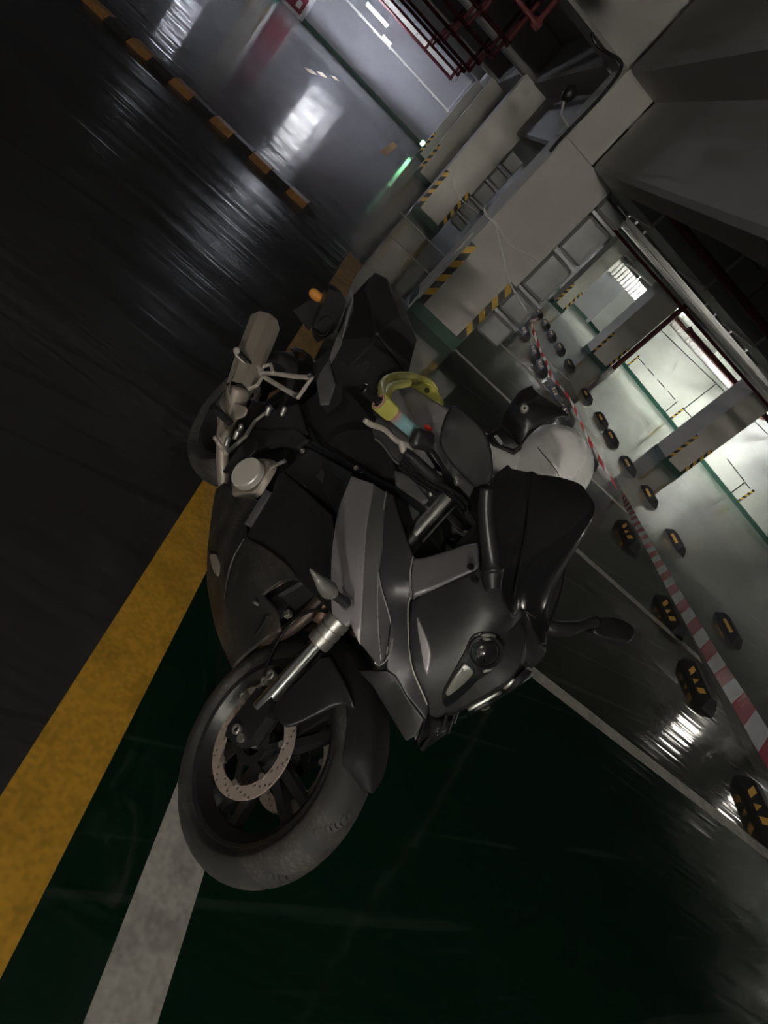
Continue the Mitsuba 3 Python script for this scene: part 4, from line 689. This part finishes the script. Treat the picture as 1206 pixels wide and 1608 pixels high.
# engine, radiator, headers
bp_('engine_block', rounded_hull(sym([(.28, -.12, .36), (.32, -.12, .60), (.10, -.13, .70), (-.22, -.12, .62), (-.28, -.11, .34), (0, -.12, .24), (.2, -.11, .26)]), .015), 'b_black', smooth=40)
bp_('radiator', box(.36, .40, -.17, .17, .40, .70, .008), 'b_black', smooth=False)
for k in range(4): y = -.09 + .06 * k; bp_('header_pipe', tube([(.30, y, .58), (.40, y, .56), (.44, y, .47), (.38, y * .8, .30), (.20, y * .5, .22), (-.1, -.04, .20)], .019, n=14, smooth=40), 'b_darkpipe', smooth=True)
hd = A_('header'); bp_('header_pipe', tube([(.31, -.15, .585), hd[0], hd[1], (.45, -.06, .52)], .021, n=14, smooth=30), 'b_headerpipe', smooth=True)
c = A_('cube')[0]; bp_('horn', box(c[0] - .009, c[0] + .009, c[1] - .009, c[1] + .009, c[2] - .009, c[2] + .009, .002), 'b_alu', smooth=False)
ec = A_('eng')[0]; en = np.array([.12, -.98, .12]); en /= np.linalg.norm(en)
kc = bp_('clutch_cover', hull(np.vstack([chaikin(A_('eng_out'), 2), (A_('eng_out') - ec) * .8 + ec + [0, -.012, 0]])), 'b_silencer', smooth=40, label='silver engine side cover')
CW = (BM @ [*ec, 1])[:3]
mat('b_brushed', color=(.66, .62, .57), roughness=.30, metallic=.45, bump=lambda p, n, uv: .00022 * noise(dr.norm(p - mi.Point3f(*map(float, CW))) * 1400, 0, 0), eps=1e-4)
bp_('cap', lathe([(-.02, .052), (.0, .052), (.004, .049), (.005, .044), (.0045, .02), (.0045, .001)], ec + en * .024, en, 48), 'b_brushed', kc, smooth=25)
bp_('cover_rib', tube([(-.05, -.205, .52), (-.035, -.205, .575)], .006, n=8), 'b_alu', kc)
# swingarm, lower black castings, chain side
for s in (-1, 1): bp_('swingarm', hull([(-.25, s * .11, .36), (-.25, s * .11, .46), (-.25, s * .07, .36), (-.25, s * .07, .46), (-.72, s * .125, .285), (-.72, s * .125, .34), (-.72, s * .10, .285), (-.72, s * .10, .34)]), 'b_black', smooth=30)
pair('frame_plate', panel(A_('lower_black'), th=.01, bev=.005, res=.02), 'b_black'); pair('frame_plate', panel(A_('mech_up'), th=.01, bev=.005, res=.02), 'b_satin')
bp_('rear_hugger', arc_shell(-.694, .312, .318, math.radians(35), math.radians(115), lambda t: [(.09 * x, .014 - .04 * abs(x) ** 3) for x in np.linspace(-1, 1, 9)], 24), 'b_gloss', smooth=40)
bp_('side_stand', cyl((-.12, .17, .28), (-.20, .31, .075), .012), 'b_black')
bp_('stand_foot', rounded_hull([(-.23, .30, .072), (-.17, .30, .072), (-.20, .33, .080)], .007), 'b_black')
# ---------------------------------------------------------------- tank, seat, tail
tk = hull(sym([(-.281, 0, .958), (-.088, 0, 1.036), (.06, 0, 1.02), (.14, 0, .96), (-.238, -.06, .933), (-.012, -.082, .947), (.07, -.08, .945), (-.145, -.105, .8935), (.02, -.112, .88), (.12, -.10, .87), (-.30, -.05, .90), (-.25, -.08, .86), (.14, -.10, .84)]))
bp_('fuel_tank', tk, 'b_tank', smooth=False, label='dark grey faceted fuel tank')
cre = tube([(-.238, -.0615, .9355), (-.012, -.0840, .9495)], .0030, n=6); pair('crease_highlight', cre, 'b_alu', smooth=True)  # bright tube along the crease paints its highlight
bp_('ridge_highlight', tube([(-.281, 0, .959), (-.088, 0, 1.037), (.06, 0, 1.021)], .0025, n=8), 'b_alu', smooth=30)  # bright line laid on the ridge as a painted highlight
pair('tank_side', panel(A_('tank_black'), th=.008, bev=.006, res=.02), 'b_satin'); pair('tank_wing', panel(A_('wing_a'), th=.006, bev=.005, res=.018), 'b_midgrey')
pair('tank_wing', panel(A_('wing_b'), th=.006, bev=.005, res=.015, lift=.003), 'b_midgrey'); pair('wing_edge', tube(A_('wing_edge'), .003, n=8, smooth=20), 'b_alu', smooth=True)
bp_('frame_core', hull(sym([(.30, -.10, .72), (.34, -.09, .86), (.10, -.12, .88), (-.25, -.12, .80), (-.42, -.11, .74), (-.40, -.10, .55), (.0, -.12, .55), (.3, -.11, .55)])), 'b_black', smooth=False)
ss = A_('seat_side')
bp_('seat', panel(np.vstack([ss, (ss * [1, -1, 1])[::-1]]), [(-.49, 0, .885), (-.40, 0, .815), (-.28, 0, .805), (-.47, -.09, .865), (-.47, .09, .865)], th=.06, bev=.016, res=.025, out=(0, 0, 1), rnd=1), 'b_seat', smooth=50, label='black vinyl rider seat')
bp_('pillion_seat', rounded_hull(sym([(-.52, -.092, .935), (-.84, -.09, .955), (-.935, -.065, .995), (-.60, -.055, 1.012), (-.89, -.05, 1.018), (-.70, -.10, .955)]), .012, 2), 'b_seat', smooth=40, label='raised black pillion seat')
bp_('tail_body', rounded_hull(sym([(-.53, -.145, .825), (-.80, -.11, .885), (-.96, -.055, .975), (-.50, -.092, .925), (-.945, -.06, .985), (-.40, -.11, .75), (-.70, -.085, .80), (-.95, -.04, .93)]), .008), 'b_matt', smooth=40)
pair('tail_panel', panel(A_('tail_low'), th=.004, bev=.014, res=.014), 'b_midgrey'); pair('tail_panel', panel(A_('tail_grey'), th=.004, bev=.006, res=.016, lift=.004), 'b_midgrey')
tl_ = A_('tail_low'); pair('tail_highlight', tube(tl_[[4, 3, 2, 1, 0]] + [0, -.002, .002], [.002, .004, .0045, .003, .002], n=8, smooth=30), 'b_grey', smooth=True)  # pale tube draws the highlight along the tail edge
# number plate carrier
pl = A_('plate'); pl2 = np.vstack([pl, pl]); pl2[len(pl):, 0] -= .006
kp = bp_('plate_carrier', hull(np.vstack([A_('tailbits') * [1, 1, 1], A_('tailbits') + [-.05, 0, 0]])), 'b_black', smooth=False)
bp_('number_plate', hull(pl2), 'b_black', kp, smooth=False)
am = A_('amber')[0]; bp_('indicator', rounded_hull([am + [0, -.016, 0], am + [0, .006, .004]], .021, 2), 'b_amber', kp, smooth=50, label='amber rear indicator')
bp_('indicator', rounded_hull([am * [1, -1, 1] + [0, .05, 0], am * [1, -1, 1] + [0, .08, 0]], .016, 2), 'b_amber', kp, smooth=50)
bp_('wire', tube([(-.98, -.03, .70), (-1.0, 0, .74), (-.97, .03, .70), (-.99, -.01, .66)], .004, n=6, smooth=30), 'b_gloss', kp, smooth=True)
# ---------------------------------------------------------------- mirrors, bar, controls
km = bp_('mirror', panel(A_('mirror'), None, th=.02, bev=.007, res=.016, out=(.8, -.6, 0), rnd=1), 'b_matt', smooth=40)
st = A_('stalk'); bp_('stalk', tube(st, [.014, .016, .017, .018, .02], n=14, smooth=30), 'b_satin', km, smooth=True); bp_('stalk_base', tube(A_('stalk_b'), [.024, .022, .016], n=14), 'b_black', km, smooth=30)
for z in (-.03, .0, .035): q = A_('stalk_b')[1] + [0, -.02, z]; bp_('mirror_bolt', cyl(q + [0, -.006, 0], q + [0, .006, 0], .007, n=12), 'b_gloss', km)
kl = bp_('mirror', panel(A_('mirrorL'), A_('mirrorL_in') + [.02, .0, .012], th=.02, bev=.008, res=.016, out=(.9, .2, .2), rnd=1), 'b_black', smooth=40)
bp_('stalk', tube(A_('stalkL'), [.018, .022, .02, .013, .016], n=14, smooth=30), 'b_satin', kl, smooth=True)
gr = A_('grip'); G0 = (BM @ [*gr[0], 1])[:3]; G1 = (BM @ [*gr[3], 1])[:3]
def grip_col(p, n, uv):      # dyed rubber: pink at the outer end, blue near the switch
    t = dr.dot(p - mi.Point3f(*map(float, G0)), mi.Vector3f(*map(float, (G1 - G0) / np.dot(G1 - G0, G1 - G0)))) + .12 * fbm(p.x * 60, p.y * 60, p.z * 60, 2)
    return mix((.34, .19, .16), (.15, .27, .29), smoothstep(.56, .70, t))
mat('b_grip', fn=grip_col, roughness=.6)
gd = (gr[3] - gr[0]) / np.linalg.norm(gr[3] - gr[0])
hb = bp_('handlebar', tube([gr[0], gr[3], (.215, -.17, .985), (.25, -.10, .985), (.26, 0, .985), (.25, .10, .985), (.215, .17, .985), gr[3] * [1, -1, 1], gr[0] * [1, -1, 1]], .011, n=14, smooth=60), 'b_gloss', smooth=True)
for s in (1, -1):
    f = np.array([1, s, 1]); bp_('grip', lathe([(0, .016), (.003, .0185), (.015, .0185), (.135, .0175), (.14, .02), (.144, .02), (.144, .012)], gr[0] * f, gd * f, 28), 'b_grip', hb, smooth=30, label='faded pink and blue rubber grip')
    be = A_('barend') * f; bp_('bar_end', lathe([(0, .011), (.004, .014), (.04, .013), (.042, .009), (.055, .009)], gr[0] * f - gd * f * .055, gd * f, 20), 'b_gloss', hb, smooth=30)
    sw = A_('switch') * f; bp_('switch_housing', rounded_hull([sw[0] + [0, -.012 * s, 0], sw[0] + [.01, .022 * s, .004], sw[0] + [-.008, .02 * s, .012], sw[0] + [.012, -.006 * s, -.014]], .017, 2), 'b_black', hb, smooth=50)
    bp_('kill_switch', rounded_hull([sw[1] + [0, -.006 * s, 0], sw[1] + [0, .007 * s, .003]], .0065, 1), 'b_red' if s > 0 else 'b_black', hb, smooth=40, label='red switch' if s > 0 else None)
    lv = A_('lever') * f; bp_('lever', tube(lv, [.0065, .0075, .0065, .006, .007, .009], n=10, smooth=40), 'b_cast', hb, smooth=True)
    ms = A_('master') * f; bp_('master_cylinder', tube(ms, [.011, .015, .016, .013], n=14, smooth=20), 'b_matt', hb, smooth=True)
    bp_('perch', rounded_hull([lv[4], lv[5], ms[0]], .009, 1), 'b_cast', hb, smooth=40)
    for q in A_('clips')[:4] * f: bp_('clamp_bolt', rounded_hull([q, q + [.01, .006, -.004]], .0075, 1), 'b_alu', hb, smooth=40)
bp_('triple_clamp', rounded_hull(sym([(.30, -.12, .965), (.22, -.09, .965), (.33, -.05, .965), (.24, 0, .965)]), .014, 1), 'b_black', smooth=40)
for k in range(3): bp_('brake_hose', tube(A_('hoses') + [0, .008 * k, -.012 * k], .0055, n=8, smooth=40), 'b_gloss', smooth=True)
bp_('dash', rounded_hull(sym([(.36, -.075, 1.02), (.33, -.075, 1.05), (.43, -.08, 1.02)]), .012, 1), 'b_black', smooth=40)
sg = A_('signal'); ks = None
for s in (1, -1):
    f = np.array([1, s, 1]); ks = bp_('front_indicator', tube(sg[3:] * f, [.011, .0105, .0105], n=14), 'b_black', smooth=30)
    bp_('lens', tube(np.vstack([sg[0] + (sg[0] - sg[1]) * .05, sg[:4]]) * f, [.002, .008, .0155, .0195, .012], n=18, smooth=24), 'b_smoke', ks, smooth=True, label='smoked clear indicator lens')
    bp_('mount_ring', lathe([(-.004, .011), (-.004, .0145), (.008, .0145), (.01, .011)], sg[5] * f, (sg[5] - sg[4]) * f, 18), 'b_midgrey', ks, smooth=30)
b_mat('b_smoke', (.11, .105, .10), .15, clearcoat=1.0)
hs_ = A_('hoses'); bp_('brake_line', tube([(.50, -.085, .60), (.44, -.11, .50), (.47, -.11, .43), (.55, -.11, .37)], .004, n=8, smooth=30), 'b_gloss', smooth=True)
# ---------------------------------------------------------------- exhaust, footrests
mf = A_('muff'); md = mf[0] - mf[2]; md /= np.linalg.norm(md); Lm = np.linalg.norm(mf[0] - mf[3])
ke = bp_('silencer', lathe([(0, .046), (.10, .053), (Lm - .01, .058), (Lm, .054), (Lm, .045), (Lm - .02, .04), (Lm - .02, .001)], mf[3], md, 9), 'b_silencer', smooth=20, label='grey metal silencer')
bp_('cone', tube([mf[3] + md * .004, mf[4], mf[5], (-.28, -.17, .30), (-.15, -.08, .24)], [.045, .030, .021, .020, .020], n=16, smooth=24), 'b_silencer', ke, smooth=True)
bp_('seam', tube(A_('muff_edge'), .0025, n=6), 'b_alu', ke)
bp_('heat_shield', panel(A_('shield'), A_('shield')[[1]] * .5 + A_('shield')[[6]] * .5 + [0, -.02, 0], th=.004, bev=.004, res=.012, rnd=1), 'b_silencer', ke); bp_('heat_shield', panel(A_('shield2'), th=.004, bev=.003, res=.012, rnd=1), 'b_silencer', ke)
def bar(a, b, w, h): a, b = np.asarray(a), np.asarray(b); u, v, d, l = frame_from(a, b); return hull([q + s1 * w * u + s2 * h * v for q in (a, b) for s1 in (-1, 1) for s2 in (-1, 1)])
for s in (1, -1):
    f = np.array([1, s, 1]); hu = A_('hub')[0] * f
    kb = bp_('footrest_bracket', rounded_hull([hu + [0, -.008 * s, 0], hu + [0, .02 * s, 0]], .016, 2), 'b_cast', smooth=40, label='silver passenger footrest bracket')
    for key in ('arm1', 'arm2', 'link', 'loop', 'lowbr'):
        q = A_(key) * f
        for a, b in zip(q[:-1], q[1:]): bp_('strut', rounded_hull([a, b], .0085 if key[0] == 'a' else .0065, 1), 'b_cast', kb, smooth=40)
    for q in (A_('arm1')[3], A_('arm2')[2]): bp_('bracket_bolt', lathe([(0, .003), (0, .008), (.012, .009), (.013, .006), (.010, .005)], q * f, (0, -s, 0), 16), 'b_steelbolt', kb, smooth=25)
    pg = A_('ppeg') * f; bp_('footrest', rounded_hull([pg[0], pg[1]], .009, 1), 'b_black', kb, smooth=40); bp_('peg_tip', rounded_hull([pg[0] + (pg[0] - pg[1]) * .08], .012, 2), 'b_cast', kb, smooth=40); bp_('peg_plate', bar(pg[0] + [.0, 0, -.012], pg[1] + [0, 0, -.012], .004, .003), 'b_cast', kb)
    rp = A_('rpeg') * f; kr = bp_('rider_footrest', cyl(rp[0], rp[1], .0135, .012, n=18), 'b_black', smooth=30); bp_('peg_end', cyl(rp[0], rp[0] - (rp[1] - rp[0]) * .06, .0145, n=18), 'b_gloss', kr)
    pd = A_('pedal') * f; kd = bp_('pedal', tube(pd[1:], [.006, .007, .007, .006, .005], n=10), 'b_alu', smooth=30)
    for j in range(6): q = pd[0] + (pd[1] - pd[0]) * (j / 5); bp_('tread', box(q[0] - .006, q[0] + .006, q[1] - .006, q[1] + .006, q[2] - .005, q[2] + .007, .0015), 'b_cast', kd, smooth=False)
    for q in A_('pedal_bits') * f: bp_('linkage', rounded_hull([q, q + [.012, 0, -.01], q + [.004, -.008 * s, .006]], .0085, 1), 'b_alu', kd, smooth=40)
b_mat('b_steelbolt', (.3, .3, .3), .35, metallic=1.0)

# ---------------------------------------------------------------- grip lock and helmet
lk = thing('grip_lock', 'yellow grip lock clamped over the right handlebar grip', 'lock')

obj('sleeve', lathe([(0, .0195), (0, .0225), (.046, .0225), (.046, .0195), (0, .0195)], gr[0] + gd * .004, gd, 28), 'b_yellow', lk, smooth=30, M=BM)
obj('arch', tube(A_('lock_arch'), [.010, .012, .013, .013, .013, .012, .011, .009], n=14, smooth=48), 'b_yellow', lk, smooth=True, M=BM); obj('arm', tube(A_('lock_arm'), [.014, .013, .012, .011], n=12, smooth=24), 'b_yellow', lk, smooth=True, M=BM)
lb = A_('lock_body'); obj('body', rounded_hull(np.vstack([lb + [0, .012, -.004], lb - [0, .006, 0]]), .008, 1), 'b_yellow', lk, smooth=40, M=BM)
q = A_('keyhole')[0]; obj('keyhole', lathe([(-.01, .001), (-.01, .007), (.012, .0075), (.013, .004), (.011, .003)], q, (.5, -.8, .3), 18), 'b_black', lk, smooth=25, M=BM)
hm = thing('helmet', 'white full-face helmet with raised black visor behind the windscreen', 'helmet')
hc = A_('hcen')[0]; S_ = trimesh.creation.icosphere(4, 1.0).vertices; R_ = np.array([.126, .122, .128])
def egg(sc, d): 
    v = S_ * R_ * sc; v[:, 2] *= np.where(v[:, 2] < 0, 1.12, 1.0); v[:, 0] *= np.where(v[:, 2] < 0, .92, 1.0); return v
sh = trimesh.creation.icosphere(4, 1.0); sh.vertices = egg(1, 0) + hc; obj('shell', sh, 'b_helmet', hm, smooth=True, M=BM)
a = np.linspace(-1.35, 1.35, 40); rimc = hc + np.column_stack([np.sin(a) * .0 + .115, np.sin(a) * .10, np.cos(a) * .095 + .02]); 
tt = np.linspace(-.7, 2.6, 60); obj('shell_rib', tube(hc + np.column_stack([.126 * np.cos(tt) * .96, -.034 + 0 * tt, .128 * np.sin(tt) * .965]), .003, n=8), 'b_helmet', hm, smooth=True, M=BM)
obj('scratch', tube(A_('hline'), .0011, n=6, smooth=16), 'b_black', hm, smooth=True, M=BM)
obj('visor', panel(A_('hvisor'), A_('hvisor_in'), th=.006, bev=.006, res=.018, out=(.5, -.8, .2)), 'b_satin', hm, smooth=40, M=BM)
obj('chin_bar', rounded_hull([A_('hchin')[0], A_('hchin')[1], A_('hchin')[2], A_('hchin')[0] + [-.03, .05, .03], A_('hchin')[3]], .035, 3), 'b_helmet', hm, smooth=True, M=BM)
q = A_('hbolt')[0]; obj('visor_bolt', lathe([(-.015, .001), (-.015, .011), (.004, .012), (.007, .009), (.007, .004), (.005, .003)], q, (.6, -.75, .3), 24), 'b_alu', hm, smooth=25, M=BM)
hp_ = A_('hpiece'); obj('hinge_cover', panel(hp_, th=.03, bev=.006, res=.014, out=(.5, -.8, .2)), 'b_black', hm, smooth=40, M=BM)
q = A_('hlabel')[0]; obj('badge', rounded_hull([q + [-.02, 0, -.004], q + [.02, 0, .008], q + [-.018, 0, .003], q + [.022, 0, .002]], .002, 1), 'b_whiteplastic', hm, smooth=40, M=BM)
